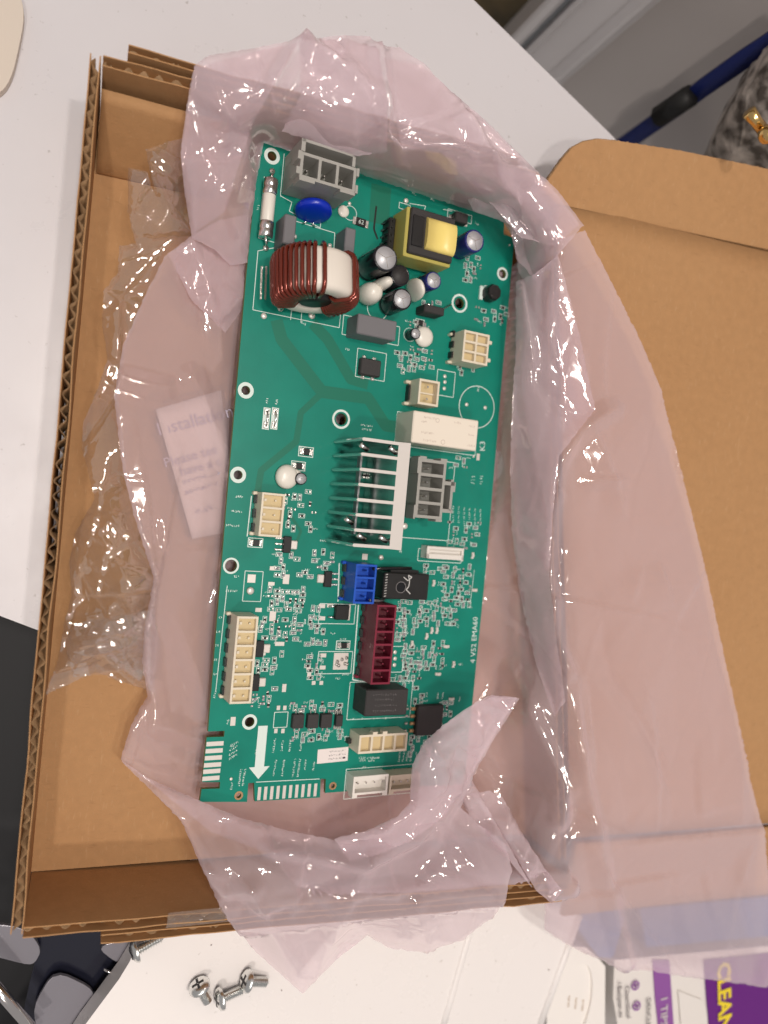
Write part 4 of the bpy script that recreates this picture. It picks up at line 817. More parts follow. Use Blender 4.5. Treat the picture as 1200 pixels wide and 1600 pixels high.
q = MB(); q.box(x0+.006, y1, h-.003, x0+.008, y1+.001, h, 'cream'); q.box(x0+.0105, y1, h-.003, x0+.0125, y1+.001, h, 'cream'); q.box(x0-.0016, y0+.002, 0, x0, y0+.004, .0025, 'black'); q.build('latch', o)
for (tl, br, n_, bm_) in (((553, 1214), (605, 1238), 4, 'nylon'), ((610, 1212), (655, 1233), 4, 'cream')):
    h = .0072; o, R = connector(tl, br, h, 1, 1, bm_, bm_, .0009, depth=.0045, name='signal_connector', pins=False); x0, y0, x1, y1 = R
    q = MB(); q.box(x0, y0-.0012, h-.004, x0+.0022, y0, h, bm_); q.box(x1-.0022, y0-.0012, h-.004, x1, y0, h, bm_); q.box(x0+.0010, y1-.0026, .002, x1-.001, y1-.0009, h-.0012, bm_); q.build('guide', o)
    for k in range(n_): q = MB(); xx = x0+.0024+k*(x1-x0-.0048)/(n_-1); q.box(xx-.0003, y1-.0034, .002, xx+.0003, y1-.0027, h-.0004, 'tin', ch=.0001); q.build('pin', o)
# slim white connector right of the heat sink
h = .0055; x0, y0, x1, y1 = rect((668, 853), (724, 876), h); q = MB(); q.box(x0-.0000, y0, .0003, x1, y1, h-.0015, 'nylon'); q.box(x0, y0, h-.0016, x1, y0+.0022, h, 'nylon', ch=.0002); q.box(x0, y1-.0012, h-.0016, x1, y1, h-.0002, 'nylon', ch=.0002); q.box(x0+.0006, y0+.0026, h-.0016, x1-.002, y1-.0016, h-.0007, 'nylon', ch=.0002); q.box(x0, y0, h-.0016, x0+.0014, y1, h, 'nylon', ch=.0002); q.box(x1-.0012, y0-.0004, h-.0030, x1, y1, h, 'nylon', ch=.0002); q.build('ribbon_connector', board)
# relays and black blocks
def block(tl, br, h, m, name, ch=.0004, z0=.0003, side=None, label=None):
    x0, y0, x1, y1 = rect(tl, br, h); q = MB(); q.box(x0, y0, z0, x1, y1, h, m, ch=ch); o = q.build(name, board)
    if label: o['label'] = label
    return o, (x0, y0, x1, y1)
o, R = block((647, 641), (744, 705), .0145, 'white_plastic', 'relay', label='cream white relay with faint print'); x0, y0, x1, y1 = R; q = MB(); zz = .0145+.00004
for ux, uy, n_, s_ in ((.16, .84, 8, .8), (.13, .70, 4, .7), (.14, .36, 9, .75), (.18, .12, 8, .9), (.62, .82, 5, .8), (.86, .78, 4, .8), (.86, .50, 4, .8), (.86, .16, 5, .9)):
    for k in range(n_):
        bx_ = x0+(x1-x0)*ux+k*.0009*s_; by_ = y0+(y1-y0)*uy
        for _ in range(3): q.quadline((bx_+rnd.uniform(-.3, .3)*MM, by_+rnd.uniform(-.5, .5)*MM), (bx_+rnd.uniform(-.3, .3)*MM, by_+rnd.uniform(-.5, .5)*MM), .00016, zz+rnd.random()*1e-5, 'relay_ink')
for ux, uy, r in ((.36, .80, .9), (.47, .14, 1.0)): q.ring((x0+(x1-x0)*ux, y0+(y1-y0)*uy), (r-.22)*MM, r*MM, zz, 'relay_ink', 18)
q.build('print', o)
def scratch(o, R, z, spots, m, wd=.00025, jag=.9):
    q = MB(); x0, y0, x1, y1 = R
    for ux, uy, n_, st in spots:
        for k in range(n_):
            bx_ = x0+(x1-x0)*ux+k*st*MM; by_ = y0+(y1-y0)*uy
            for _ in range(2): q.quadline((bx_+rnd.uniform(-.3, .3)*MM, by_+rnd.uniform(-.5, .5)*jag*MM), (bx_+rnd.uniform(-.3, .3)*MM, by_+rnd.uniform(-.5, .5)*jag*MM), wd, z+.00004+rnd.random()*1e-5, m)
    q.build('print', o)
mat('mark_grey', (.16, .15, .15), .6); mat('mark_light', (.55, .54, .52), .5)
o, R = block((601, 894), (668, 938), .0095, 'black', 'power_module', label='black power block with a hole and chalk scribbles'); x0, y0, x1, y1 = R; q = MB()
cx, cy = x0+(x1-x0)*.38, y0+(y1-y0)*.46; zz = .00955; q.ring((cx, cy), 0.0001, .0022, zz, 'black_gloss'); q.ring((cx, cy), .0021, .0024, zz+.00002, 'mark_grey')
P = [(.42, .85), (.52, .72), (.60, .86), (.52, .93), (.56, .70), (.55, .50), (.50, .38), (.60, .22)]
for s_, t_ in zip(P[:-1], P[1:]): q.quadline((x0+(x1-x0)*s_[0], y0+(y1-y0)*s_[1]), (x0+(x1-x0)*t_[0], y0+(y1-y0)*t_[1]), .0004, zz+.00003+rnd.random()*1e-5, 'mark_light')
for k in range(9): q.quadline((x0+.0006, y0+.001+k*.0011), (x0+.0016, y0+.0013+k*.0011), .0003, zz+.00003, 'mark_light')
q.build('print', o); q = MB(); q.box(x0+.004, y1, .0003, x1-.004, y1+.0012, .007, 'black'); q.tube([(x0-.006, y1+.0012, .011), (x0+.003, y1+.0016, .008), (x1-.008, y1+.002, .0075)], .0007, 'black_gloss', 8); q.tube([(x0-.006, y0-.0006, .0105), (x0, y0-.0012, .007), (x0+.004, y0-.0012, .003)], .0006, 'grey_film', 8); q.build('lead', o)
o, R = block((573, 1078), (635, 1117), .0115, 'black_matte', 'black_relay', label='black box relay near the bottom of the board'); scratch(o, R, .0115, [(.18, .8, 10, 1.1), (.22, .62, 8, 1.2), (.25, .4, 8, 1.3), (.2, .2, 11, 1.0)], 'mark_grey', .0002)
block((560, 489), (618, 533), .0105, 'grey_film', 'film_capacitor', label='large grey box capacitor under the choke'); block((446, 333), (460, 384), .0105, 'grey_film', 'film_capacitor', label='slim grey box capacitor beside the fuse'); block((541, 354), (553, 400), .0100, 'grey_film', 'film_capacitor', label='slim grey box capacitor right of the varistor')
o, R = block((565, 558), (594, 590), .0028, 'black_matte', 'bridge_rectifier', label='square black rectifier'); x0, y0, x1, y1 = R
for sx in (.25, .75):
    for yy in (y0-.0014, y1): q = MB(); q.box(x0+(x1-x0)*sx-.0008, yy, 0, x0+(x1-x0)*sx+.0008, yy+.0014, .0006, 'solder', ch=.0002); q.build('lead', o)
o, R = block((664, 474), (694, 494), .0075, 'black_matte', 'transistor', label='black transistor lying by the white ringed hole'); x0, y0, x1, y1 = R; q = MB(); q.tube([(x0+.002, y1+.0005, .006), (x1, y1-.0004, .0035), (*bp(704, 476), .0005)], .0004, 'tin', 6); q.build('lead', o)
o, R = block((713, 329), (731, 351), .0040, 'black_matte', 'diode', label='black diode near the top right'); q = MB(); q.box(R[2], R[1]+.0005, 0, R[2]+.0018, R[3]-.0005, .0008, 'pad_white', ch=.0002); q.box(R[0]-.0014, R[1]+.0008, 0, R[0], R[3]-.0008, .0008, 'solder', ch=.0002); q.build('lead', o)
# black push button
c = bp(774, 456, .006); q = MB(); q.lathe([(.0036, .0004), (.0036, .0050), (.0032, .0058), (0, .0058)], 'black', TR(c[0], c[1], 0, pi/8), 8, smooth=False); q.box(c[0]-.0046, c[1]-.003, 0, c[0]-.0028, c[1]+.003, .0010, 'silk', ch=.0002); q.build('button', board)
# resistor marked 62
def smd(px, py, L, W, h=.0006, m='black', ang=0, name='chip_resistor', padm='solder', text=None, frame=False, pw=.24):
    c = bp(px, py); T = TR(c[0], c[1], 0, ang); q = MB(); L *= MM; W *= MM
    if frame:
        for a, d, e, f in ((-L*.72, -W*.78, L*.72, -W*.66), (-L*.72, W*.66, L*.72, W*.78), (-L*.72, -W*.66, -L*.64, W*.66), (L*.64, -W*.66, L*.72, W*.66)): q.box(a, d, 0, e, f, .00007, 'silk', T=T)
    q.box(-L*.62, -W*.48, 0, -L*(.5-pw), W*.48, h*.55, padm, ch=.0001, T=T); q.box(L*(.5-pw), -W*.48, 0, L*.62, W*.48, h*.55, padm, ch=.0001, T=T); q.box(-L*(.5-pw)-.0001, -W*.5, .0001, L*(.5-pw)+.0001, W*.5, h, m, ch=.00008, T=T)
    if text: q.text(text, T @ Matrix.Translation((0, 0, h+.00004)), W*.75, 'silk')
    return q.build(name, board)
smd(563, 348, 5.6, 3.2, .0008, text='62', frame=False, pw=.14, ang=-.05)
for px, py, L, W, a in [(478, 706, 4.4, 2.6, 0), (399, 848, 4.2, 2.4, 0), (536, 1008, 4.4, 2.4, 0), (466, 728, 4.2, 2.4, 0), (656, 505, 3.0, 2.2, 0), (568, 742, 2, 1.4, 1.57)]: smd(px, py, L, W, .0012, 'black', a, 'chip_diode', frame=True)
for px, py, a in [(643, 1006, 1.5), (666, 994, 1.45), (674, 985, 1.5), (682, 985, 1.5), (697, 1010, 0), (708, 1038, 1.5), (684, 1053, 0), (705, 1092, 0), (738, 868, 1.5), (677, 911, 1.5), (741, 922, 0)]:
    smd(px, py, 2.3, 1.3, .0009, 'pad_white', a, 'chip_capacitor', 'pad_white', pw=.3)
for px, py, s_ in [(449, 851, 1), (406, 1014, 1), (399, 1067, 1), (513, 905, -1)]:   # three-leg transistors with a tab
    c = bp(px, py, .0015); q = MB(); q.box(c[0]-.0016, c[1]-.0032, .0003, c[0]+.0016, c[1]+.0032, .0017, 'black', ch=.0002); q.box(c[0]+s_*.0016, c[1]-.0017, .0001, c[0]+s_*.0044, c[1]+.0017, .0011, 'pad_white', ch=.0003); o = q.build('transistor', board)
    for k in (-1, 0, 1): q = MB(); q.box(c[0]-s_*.0016, c[1]+k*.0022-.0004, .0001, c[0]-s_*.0046, c[1]+k*.0022+.0004, .0005, 'solder', ch=.00015); q.build('lead', o)
c = bp(535, 957, .002); q = MB(); q.box(c[0]-.0030, c[1]-.0030, .0003, c[0]+.0030, c[1]+.0030, .0022, 'black', ch=.0003); q.box(c[0]+.0030, c[1]-.0034, 0, c[0]+.0042, c[1]+.0034, .0008, 'pad_white', ch=.0002); o = q.build('power_transistor', board)
for k in (-1, 1): q = MB(); q.tube([(c[0]-.003, c[1]+k*.0022, .0012), (c[0]-.0042, c[1]+k*.0022, .0008), (c[0]-.0055, c[1]+k*.0022, .0004)], .0004, 'tin', 6); q.build('lead', o)
c = bp(532, 1033); q = MB(); q.box(c[0]-.0032, c[1]-.0034, 0, c[0]+.0032, c[1]+.0034, .0003, 'pad_white')
for k in range(7): q.lathe([(.0009, 0), (.0007, .0005), (0, .0008)], 'solder', TR(c[0]+rnd.uniform(-.002, .003), c[1]+rnd.uniform(-.0025, .0025), .0002), 8)
q.build('bare_solder_pad', board)
for i, px in enumerate((467, 490, 511, 530)):                # row of small optocouplers
    w_, l_ = (.0042, .0056) if i < 3 else (.0030, .0046); c = bp(px, 1127-i*.3, .002); q = MB(); q.box(c[0]-w_/2-(.0006 if i < 3 else 0), c[1]-l_/2, .0004, c[0]+w_/2, c[1]+l_/2, .0024, 'black_matte', ch=.0002); o = q.build('optocoupler', board)
    for k in ((-1, 1) if i < 3 else (-1.3, -.45, .45, 1.3)):
        for s_ in (-1, 1): q = MB(); xx = c[0]+k*.0010; q.box(xx-.0003, c[1]+s_*l_/2, .0002, xx+.0003, c[1]+s_*(l_/2+.0016), .0007, 'solder', ch=.0001); q.build('lead', o)
o, R = block((654, 1103), (690, 1148), .0030, 'black_matte', 'driver_chip', label='black driver chip with gold legs under the bag rim'); x0, y0, x1, y1 = R
for k in range(4): q = MB(); yy = y0+(y1-y0)*(.14+k*.24); q.box(x0-.0022, yy-.0007, .0002, x0, yy+.0007, .0012, 'gold', ch=.0002); q.build('lead', o)
for k in range(4): q = MB(); yy = y0+(y1-y0)*(.14+k*.24); q.box(x0-.0046, yy-.0005, .0001, x0-.0032, yy+.0005, .0008, 'solder', ch=.0002); q.build('lead', o)
for k in range(3): q = MB(); yy = y0+(y1-y0)*(.3+k*.25); q.box(x1, yy-.0005, .0002, x1+.0016, yy+.0005, .0008, 'solder', ch=.0002); q.build('lead', o)
# clusters of tiny chips: real geometry, joined cluster by cluster
def cluster(x0, y0, x1, y1, n, seed, dark=.5, name='tiny_chips'):
    r_ = random.Random(seed); q = MB(); done = []
    for _ in range(n*12):
        if len(done) >= n: break
        px, py = r_.uniform(x0, x1), r_.uniform(y0, y1)
        if any(abs(px-a) < 8.2 and abs(py-c) < 6.4 for a, c in done): continue
        done.append((px, py)); c = bp(px, py); ang = 0 if r_.random() < .55 else pi/2; T = TR(c[0], c[1], 0, ang); L = .0017; W = .00095; h = .0005
        q.box(-L*.62, -W/2, 0, -L*.2, W/2, h*.7, 'solder', ch=.00008, T=T); q.box(L*.2, -W/2, 0, L*.62, W/2, h*.7, 'solder', ch=.00008, T=T)
        if r_.random() < .75: q.box(-L*.26, -W/2, 0, L*.26, W/2, h, 'black' if r_.random() < dark else 'sleeve_grey', ch=.00006, T=T)
        f = .0001
        if r_.random() < .8:
            for a, d, e, g in ((-L*.82, -W*.92, L*.82, -W*.72), (-L*.82, W*.72, L*.82, W*.92), (-L*.82, -W*.72, -L*.72, W*.72), (L*.72, -W*.72, L*.82, W*.72)): q.box(a, d, 0, e, g, .00006, 'silk', T=T)
        if r_.random() < .5: scrib_q(q, px+r_.uniform(-8, 8), py+r_.uniform(-6, 6), 3, ang+pi/2*r_.randint(0, 1), r_)
    tag(q.build(name, board), kind='stuff')
def scrib_q(q, px, py, n, ang, r_):
    c = bp(px, py); u = (cos(ang), sin(ang)); v = (-sin(ang), cos(ang))
    for i in range(n):
        for k in range(3):
            p = ((i-1)*.0007+r_.uniform(-.3, .3)*MM, r_.uniform(-.45, .45)*MM); e = ((i-1)*.0007+r_.uniform(-.3, .3)*MM, r_.uniform(-.45, .45)*MM)
            q.quadline((c[0]+u[0]*p[0]+v[0]*p[1], c[1]+u[1]*p[0]+v[1]*p[1]), (c[0]+u[0]*e[0]+v[0]*e[1], c[1]+u[1]*e[0]+v[1]*e[1]), .00015, ZS+r_.random()*1e-5, 'silk')
CL = [(443, 762, 492, 830, 17, 1), (430, 865, 470, 900, 9, 2), (482, 862, 522, 888, 8, 3), (476, 893, 492, 905, 2, 31), (420, 920, 475, 955, 22, 4), (405, 968, 470, 1000, 20, 5), (484, 944, 498, 985, 8, 6), (498, 980, 512, 992, 3, 61), (478, 1002, 510, 1008, 4, 7), (480, 1025, 500, 1060, 9, 8), (398, 1030, 432, 1052, 8, 9), (392, 1082, 426, 1102, 8, 10), (432, 1020, 446, 1028, 2, 101), (428, 1070, 436, 1080, 2, 102), (455, 1098, 535, 1112, 14, 11), (455, 1142, 545, 1156, 12, 12),
      (700, 815, 752, 860, 16, 13), (660, 880, 700, 895, 5, 14), (692, 885, 735, 945, 30, 15), (615, 945, 632, 1000, 16, 16), (634, 955, 655, 995, 5, 17), (655, 950, 715, 975, 26, 18), (630, 1010, 655, 1060, 18, 19), (655, 1005, 695, 1045, 18, 20), (645, 1075, 665, 1105, 5, 21), (690, 1095, 705, 1120, 5, 22), (640, 1145, 672, 1180, 12, 23), (620, 545, 675, 580, 24, 24), (725, 400, 752, 440, 10, 25), (743, 480, 760, 508, 5, 26), (770, 478, 792, 512, 6, 27), (716, 572, 740, 585, 3, 28), (712, 715, 735, 730, 4, 29), (632, 500, 665, 512, 4, 30), (625, 938, 690, 946, 6, 32), (655, 470, 690, 476, 3, 33), (610, 1060, 632, 1072, 4, 34)]
for c_ in CL: cluster(*c_)
# heat sink: comb extrusion standing on the board
h = .027; x0, y0, x1, y1 = rect((566, 682), (627, 860), h); sx = x1-.0052; q = MB(); n_ = 8; pitch = (y1-y0-.0016)/(n_-1); P = [(x1, y0), (x1, y1)]
for k in range(n_-1, -1, -1):
    yy = y0+.0008+k*pitch; P += [(sx, yy+.0006), (x0+.0005, yy+.0006), (x0, yy), (x0+.0005, yy-.0006), (sx, yy-.0006)]
q.prism(P, .0006, h, 'heatsink_top', sidemat='heatsink'); o = q.build('heat_sink', board); o['label'] = 'silver comb-shaped heat sink in the middle of the board'
md = o.modifiers.new('bevel', 'BEVEL'); md.width = .0003; md.segments = 2; md.limit_method = 'ANGLE'
for k, (fx, fz) in ((6.5, (.2, h-.004)), (.5, (.35, h-.004)), (6.5, (.9, h-.001)), (.5, (.85, h-.001)), (1.5, (.1, h-.008))):
    yy = y0+.0008+k*pitch; q = MB(); xx = x0+(sx-x0)*fx; q.tube([(xx-.0018, yy+.001, fz), (xx+.0018, yy-.0006, fz-.001)], .0010, 'tin', 8); q.build('clip', o)
q = MB(); c = bp(556, 775); q.box(c[0]-.0008, y0+.004, 0, c[0], y1-.006, .003, 'aluminium'); q.build('base_strip', o)
# fuse
p0, p1 = bp(424, 279, .0035), bp(415, 371, .0035); T = Matrix.Translation((p0[0], p0[1], .0032)) @ (Vector((p1[0]-p0[0], p1[1]-p0[1], 0)).to_track_quat('Z', 'Y').to_matrix().to_4x4()); L = hypot(p1[0]-p0[0], p1[1]-p0[1])
q = MB(); q.lathe([(.0022, .002), (.0024, .0024), (.0024, L-.0024), (.0022, L-.002)], 'ceramic', T, 20); o = q.build('fuse', board); o['label'] = 'white ceramic fuse with metal end caps'
for a, c_ in ((0, .0062), (L-.0062, L)):
    q = MB(); q.lathe([(.0012, a-.0004), (.0022, a), (.0027, a+.0004), (.0027, a+.0028), (.0025, a+.0032), (.0027, a+.0036), (.0027, c_-.0003), (.0024, c_)], 'tin', T, 20); q.build('end_cap', o)
for s_, e_, g in ((p0, bp(425, 268), 0), (p1, bp(415, 388), 1)): q = MB(); q.tube([(s_[0], s_[1], .0032), ((s_[0]+e_[0])/2, (s_[1]+e_[1])/2, .0028), (e_[0], e_[1], .0003)], .0005, 'tin', 8); q.lathe([(.0013, 0), (.0010, .0008), (0, .0010)], 'solder', TR(e_[0], e_[1], 0), 12); q.build('lead', o)
# blue varistor: lens-shaped disc leaning over
c = bp(489, 330, .004); q = MB(); T = TR(c[0], c[1], .0045, 0, radians(78)); prof = []
V = []; F = []; na, nr = 36, 8
def vr(a):                                                  # teardrop outline
    y_ = sin(a); return .0072*(1+.28*max(0, -y_)**6)
for side in (1, -1):
    for i in range(nr+1):
        t_ = i/nr
        for k in range(na): a = 2*pi*k/na; r_ = vr(a)*sin(t_*pi/2); V.append(T @ Vector((r_*cos(a), r_*sin(a), side*.0024*cos(t_*pi/2)**.6)))
for s_ in range(2):
    o_ = s_*(nr+1)*na
    for i in range(nr):
        for k in range(na): f = (o_+i*na+k, o_+(i+1)*na+k, o_+(i+1)*na+(k+1) % na, o_+i*na+(k+1) % na); F.append(f if s_ == 0 else f[::-1])
q.add(V, F, 'blue_varistor', True); o = q.build('varistor', board); o['label'] = 'glossy blue disc varistor'
for dx in (-.0025, .0025): q = MB(); q.tube([(c[0]+dx*.5, c[1]-.0035, .0015), (c[0]+dx, c[1]-.0045, .0002)], .0004, 'tin', 6); q.build('lead', o)
# white blobs of glue / domes
def dome(px, py, rx, ry, h, m='glue', name='glue_blob', rz=0, lab=None):
    c = bp(px, py, h*.5); q = MB(); T = TR(c[0], c[1], 0, rz) @ Matrix.Diagonal((rx*MM, ry*MM, h, 1)); q.lathe([(.9, 0), (1, .25), (.97, .5), (.85, .75), (.6, .93), (.3, .99), (0, 1)], m, T, 22); return q.build(name, board)
dome(537, 330, 2.4, 2.4, .0012); dome(449, 745, 4.6, 4.8, .004); dome(663, 526, 4.4, 4.4, .003); dome(580, 458, 4.6, 4.4, .010); dome(597, 444, 3.6, 2.6, .014, rz=.5); dome(650, 452, 1.8, 4.6, .012, rz=.45); dome(463, 742, 3, 2.2, .003, rz=-.5)
# electrolytic capacitors
def ecap(px, py, r, h, sleeve, name='electrolytic_capacitor', stripe=None, lab=None, top='aluminium', tilt=0, tx=0):
    c = bp(px, py, h); r *= MM; q = MB(); T = TR(c[0], c[1], 0) @ Matrix.Rotation(tilt, 4, 'X') @ Matrix.Rotation(tx, 4, 'Y')
    q.lathe([(r*.9, .0003), (r, .0008), (r, .0016), (r*.95, .0020), (r, .0026), (r, h-.0008), (r*.97, h-.0002), (r*.86, h), (r*.84, h-.0003)], sleeve, T, 32); o = q.build(name, board)
    t_ = MB(); t_.lathe([(r*.845, h-.0004), (r*.84, h-.0001), (0, h-.00005)], top, T, 32)
    if top == 'aluminium':
        for a in (radians(200), radians(-60), radians(70)): t_.box(-.00012, 0, h-.00006, .00012, r*.75, h+.00005, 'tin', T=T @ Matrix.Rotation(a, 4, 'Z'))
    t_.build('top', o)
    if stripe:
        s_ = MB(); V = []; 
        for i in range(7):
            a = radians(stripe)-.42+.14*i
            for z in (.003, h-.001): V.append(T @ Vector(((r+.00006)*cos(a), (r+.00006)*sin(a), z)))
        s_.add(V, [(2*i, 2*i+2, 2*i+3, 2*i+1) for i in range(6)], 'sleeve_grey', True); s_.build('stripe', o)
    if lab: o['label'] = lab
    return o
ecap(603, 403, 5.2, .017, 'sleeve_black', stripe=125, lab='large black electrolytic capacitor with grey stripe'); ecap(626, 430, 4.2, .014, 'sleeve_black', top='black_matte', lab='black capped inductor behind the large capacitor'); ecap(629, 467, 4.3, .013, 'sleeve_black', stripe=140, lab='smaller black electrolytic capacitor')
ecap(742, 376, 4.7, .013, 'sleeve_blue', stripe=130, lab='dark blue electrolytic capacitor right of the transformer'); ecap(678, 438, 3.6, .012, 'sleeve_blue', stripe=120, lab='small dark blue electrolytic capacitor below the transformer'); ecap(650, 521, 2.3, .006, 'sleeve_black', lab='tiny black electrolytic capacitor'); ecap(471, 748, 2.4, .0045, 'sleeve_black', lab='tiny silver-topped capacitor by the white dome')
# transformer
h = .0165; x0, y0, x1, y1 = rect((644, 322), (706, 412), h); tr = MB()
tr.box(x0-.0012, y0-.0012, .003, x1+.0003, y1+.0003, h-.0016, 'yellow_dark', ch=.0004); tr.box(x0, y0, .003, x1, y1, h, 'black_matte', ch=.0004); o = tr.build('transformer', board); o['label'] = 'yellow taped transformer with black ferrite core'
t_ = MB(); cw = (x1-x0); V = []; F = []; n_ = 14; xa, xb = x0+cw*.34, x0+cw*1.0; ya, yb = y0+(y1-y0)*.15, y1-(y1-y0)*.14
for i in range(n_+1):
    a = pi*i/n_
    for xx, s_ in ((xa, 1), (xb, 1)): V.append((xx, (ya+yb)/2-(yb-ya)/2*cos(a)*(abs(cos(a))**-.35 if abs(cos(a)) > 1e-6 else 1), h-.0008+.0030*sin(a)**.6))
for i in range(n_): F.append((2*i, 2*i+1, 2*i+3, 2*i+2))
F += [tuple(2*i for i in range(n_, -1, -1)), tuple(2*i+1 for i in range(n_+1))]
t_.add(V, F, 'yellow', False); t_.build('winding_tape', o)
for p in o.children[-1].data.polygons: p.use_smooth = len(p.vertices) == 4
t_ = MB(); t_.box(x0-.0042, y0+.002, .0005, x0-.0012, y1-.002, .006, 'black', ch=.0004); t_.box(x0+.0008, y0+.003, h, x0+cw*.30, y1-.003, h+.0006, 'black', ch=.0003); t_.build('bobbin', o)
for k in range(5): t_ = MB(); yy = y0+.0035+k*(y1-y0-.007)/4; t_.tube([(x0-.0026, yy, .0060), (x0-.0044, yy, .0050), (x0-.0046, yy, .0004)], .0005, 'black_gloss', 6); t_.build('pin', o)
q = MB(); g = [bp(588, 322), bp(586, 340), bp(584, 358), bp(590, 374)]
for s_, e_ in zip(g[:-1], g[1:]): q.quadline(s_, e_, .0008, ZP, 'black')
q.build('slot', board)
# toroid choke standing on edge
Rt, rt, ax = .0148, .0070, .0160; c = bp(490, 440, .015); cz = Rt+.0012; T = Matrix.Translation((c[0], c[1], cz)) @ Matrix.Rotation(radians(4), 4, 'Z') @ Matrix.Rotation(radians(90-7), 4, 'X')
q = MB(); e_ = .0022; prof = [(rt, -ax/2+e_), (rt+e_*.3, -ax/2+e_*.3), (rt+e_, -ax/2), (Rt-e_, -ax/2), (Rt-e_*.3, -ax/2+e_*.3), (Rt, -ax/2+e_), (Rt, ax/2-e_), (Rt-e_*.3, ax/2-e_*.3), (Rt-e_, ax/2), (rt+e_, ax/2), (rt+e_*.3, ax/2-e_*.3), (rt, ax/2-e_), (rt, -ax/2+e_)]
V = []; F = []; sg = 48
for r_, z_ in prof[:-1]:
    for i in range(sg): V.append(T @ Vector((r_*cos(2*pi*i/sg), r_*sin(2*pi*i/sg), z_)))
m_ = len(prof)-1
for j in range(m_):
    for i in range(sg): F.append((j*sg+i, j*sg+(i+1) % sg, ((j+1) % m_)*sg+(i+1) % sg, ((j+1) % m_)*sg+i))
q.add(V, F, 'core_white', True); o = q.build('toroid_choke', board); o['label'] = 'toroid choke with copper windings on a white core'
def turn(a, skew=0.0, wr=.00085):
    g = .0009; loop = []; pr = [(rt-g, -ax/2+e_*.4), (rt+e_*.5, -ax/2-g), (Rt-e_*.6, -ax/2-g), (Rt+g*.6, -ax/2+e_*.2), (Rt+g, -ax/2+e_), (Rt+g, 0), (Rt+g, ax/2-e_), (Rt+g*.6, ax/2-e_*.2), (Rt-e_*.6, ax/2+g), (rt+e_*.5, ax/2+g), (rt-g, ax/2-e_*.4), (rt-g, 0)]
    for k, (r_, z_) in enumerate(pr):
        aa = a+skew*(k/len(pr)-.5)+rnd.uniform(-.004, .004); loop.append(T @ Vector((r_*cos(aa), r_*sin(aa), z_)))
    w_ = MB(); w_.tube(loop, wr, 'copper', 8, closed=True); w_.build('copper_turn', o)
for k in range(13): turn(radians(112+k*8.1), .12)
turn(radians(99), .1)
for k in range(12): turn(radians(45-k*8.3), .12)
q = MB(); q.lathe([(rt*.85, -ax/2-.0004), (rt*.85, ax/2)], 'black', T, 20); q.box(-.0018, -Rt*.98, -ax/2-.002, .0018, -rt*.3, -ax/2-.0003, 'black', T=T); q.build('spacer', o)
for px, py in ((487, 493), (438, 484), (458, 486)):
    g = bp(px, py); q = MB(); q.tube([(g[0]+.001, g[1]+.004, .004), (g[0], g[1]+.001, .002), (g[0], g[1], .0003)], .0007, 'tin', 8); q.build('lead', o)
srect_q = MB()
for px in (409, 416):
    a, d = bp(px, 416), bp(px-2, 468); srect_q.quadline(a, d, .0008, ZP, 'solder')
srect_q.build('solder_slot', board)
# white product label without its code square
c = bp(520, 1180); q = MB(); T = TR(c[0], c[1], 0, radians(1.5)); q.box(-.0068, -.0029, 0, .0068, .0029, .00012, 'label_white', ch=.00005, T=T); o = q.build('product_label', board); q = MB()
for r_, y_ in enumerate((.0016, .0001, -.0014)):
    for k in range(12 if r_ != 2 else 9):
        x_ = -.0015+k*.00064
        for _ in range(2): 
            a = T @ Vector((x_+rnd.uniform(-.2, .2)*MM, y_+rnd.uniform(-.4, .4)*MM, 0)); d = T @ Vector((x_+rnd.uniform(-.2, .2)*MM, y_+rnd.uniform(-.4, .4)*MM, 0)); q.quadline(a, d, .00016, .00016+rnd.random()*1e-5, 'ink' if r_ else 'mark_grey')
a = T @ Vector((.0050, -.0014, 0)); q.box(a.x-.0006, a.y-.0004, .00014, a.x+.0006, a.y+.0003, .00018, 'ink'); q.build('print', o)
# white round thing peeking out behind the board's right edge
g = onz(771, 728, .004); q = MB(); q.lathe([(.0085, 0), (.0088, .001), (.0085, .0022), (.007, .0026), (0, .0026)], 'nylon', Matrix.Translation((g[0]-.0042, g[1], .0045)) @ Matrix.Rotation(BT, 4, 'Y'), 28); tag(q.build('white_disc'), 'white round plastic cap peeking out under the right edge of the board', 'cap')

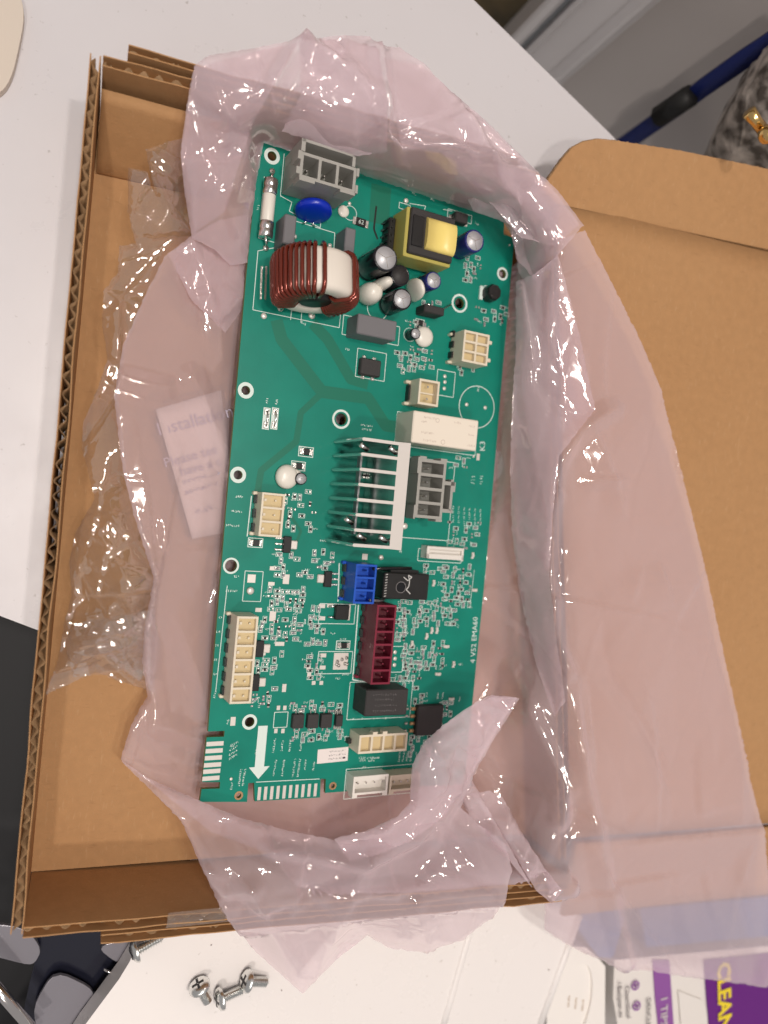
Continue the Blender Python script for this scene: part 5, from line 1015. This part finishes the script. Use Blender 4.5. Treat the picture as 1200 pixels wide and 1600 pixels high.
# ------------------------------------------------------------------ loose screws on the white panel
def screw(px, py, yaw, head_px, label, z0=0.0, L=.0105, roll=0):
    q = onz(px, py, .002); rh = .0045; rs = .0020
    t_ = empty('machine_screw', (q[0], q[1], z0)); tag(t_, label, 'screw', 'loose screws on the white panel')
    pitch = math.asin((rh-rs)/L)*1.0
    T = Matrix.Translation((0, 0, rh*.96)) @ Matrix.Rotation(yaw, 4, 'Z') @ Matrix.Rotation(radians(90)+pitch, 4, 'Y') @ Matrix.Rotation(roll, 4, 'Z')
    m = MB(); m.lathe([(.0015, .0002), (rh*.98, 0), (rh, -.0003), (rh*.9, -.0013), (rh*.62, -.0021), (rh*.4, -.0023)], 'steel', T, 24)
    for k in range(4):                                       # cross recess walls
        a = k*pi/2; m.box(-.0005, .0002, -.0024, .0005, rh*.55, -.0021, 'black', T=T @ Matrix.Rotation(a, 4, 'Z'))
    m.build('head', t_)
    s_ = MB(); prof = [(rs, 0)]; n_ = 9
    for k in range(n_):
        zz = .0008+k*(L-.0022)/n_; prof += [(rs*.78, zz), (rs*1.05, zz+.00035), (rs*.78, zz+.0006)]
    prof += [(rs*.6, L-.0010), (0, L)]; s_.lathe(prof, 'steel', T, 16, smooth=False); s_.build('threaded_shank', t_)
    return t_
screw(311, 1537, radians(-62), 0, 'domed silver screw at the left end of the group')
screw(345, 1555, radians(8), 0, 'silver screw in the middle of the group of three')
screw(386, 1528, radians(-18), 0, 'silver screw at the right end of the group near the bag tip')
screw(213, 1480, radians(18), 0, 'single silver screw tucked under the front edge of the box', L=.0115)
b = MB()
for k, (px, py) in enumerate([(440, 1547), (330, 1476), (393, 1478), (410, 1480), (413, 1496), (857, 1515)]):
    q = onz(px, py, 0); pts = [(q[0]+rnd.uniform(.3, 1)*.0005*cos(a), q[1]+rnd.uniform(.3, 1)*.0005*sin(a)) for a in [2*pi*i/7 for i in range(7)]]; b.prism(pts, .0001, .0004, 'dust')
tag(b.build('metal_grit'), kind='stuff'); bpy.data.objects['metal_grit']['label'] = 'dark specks of grit on the white panel'
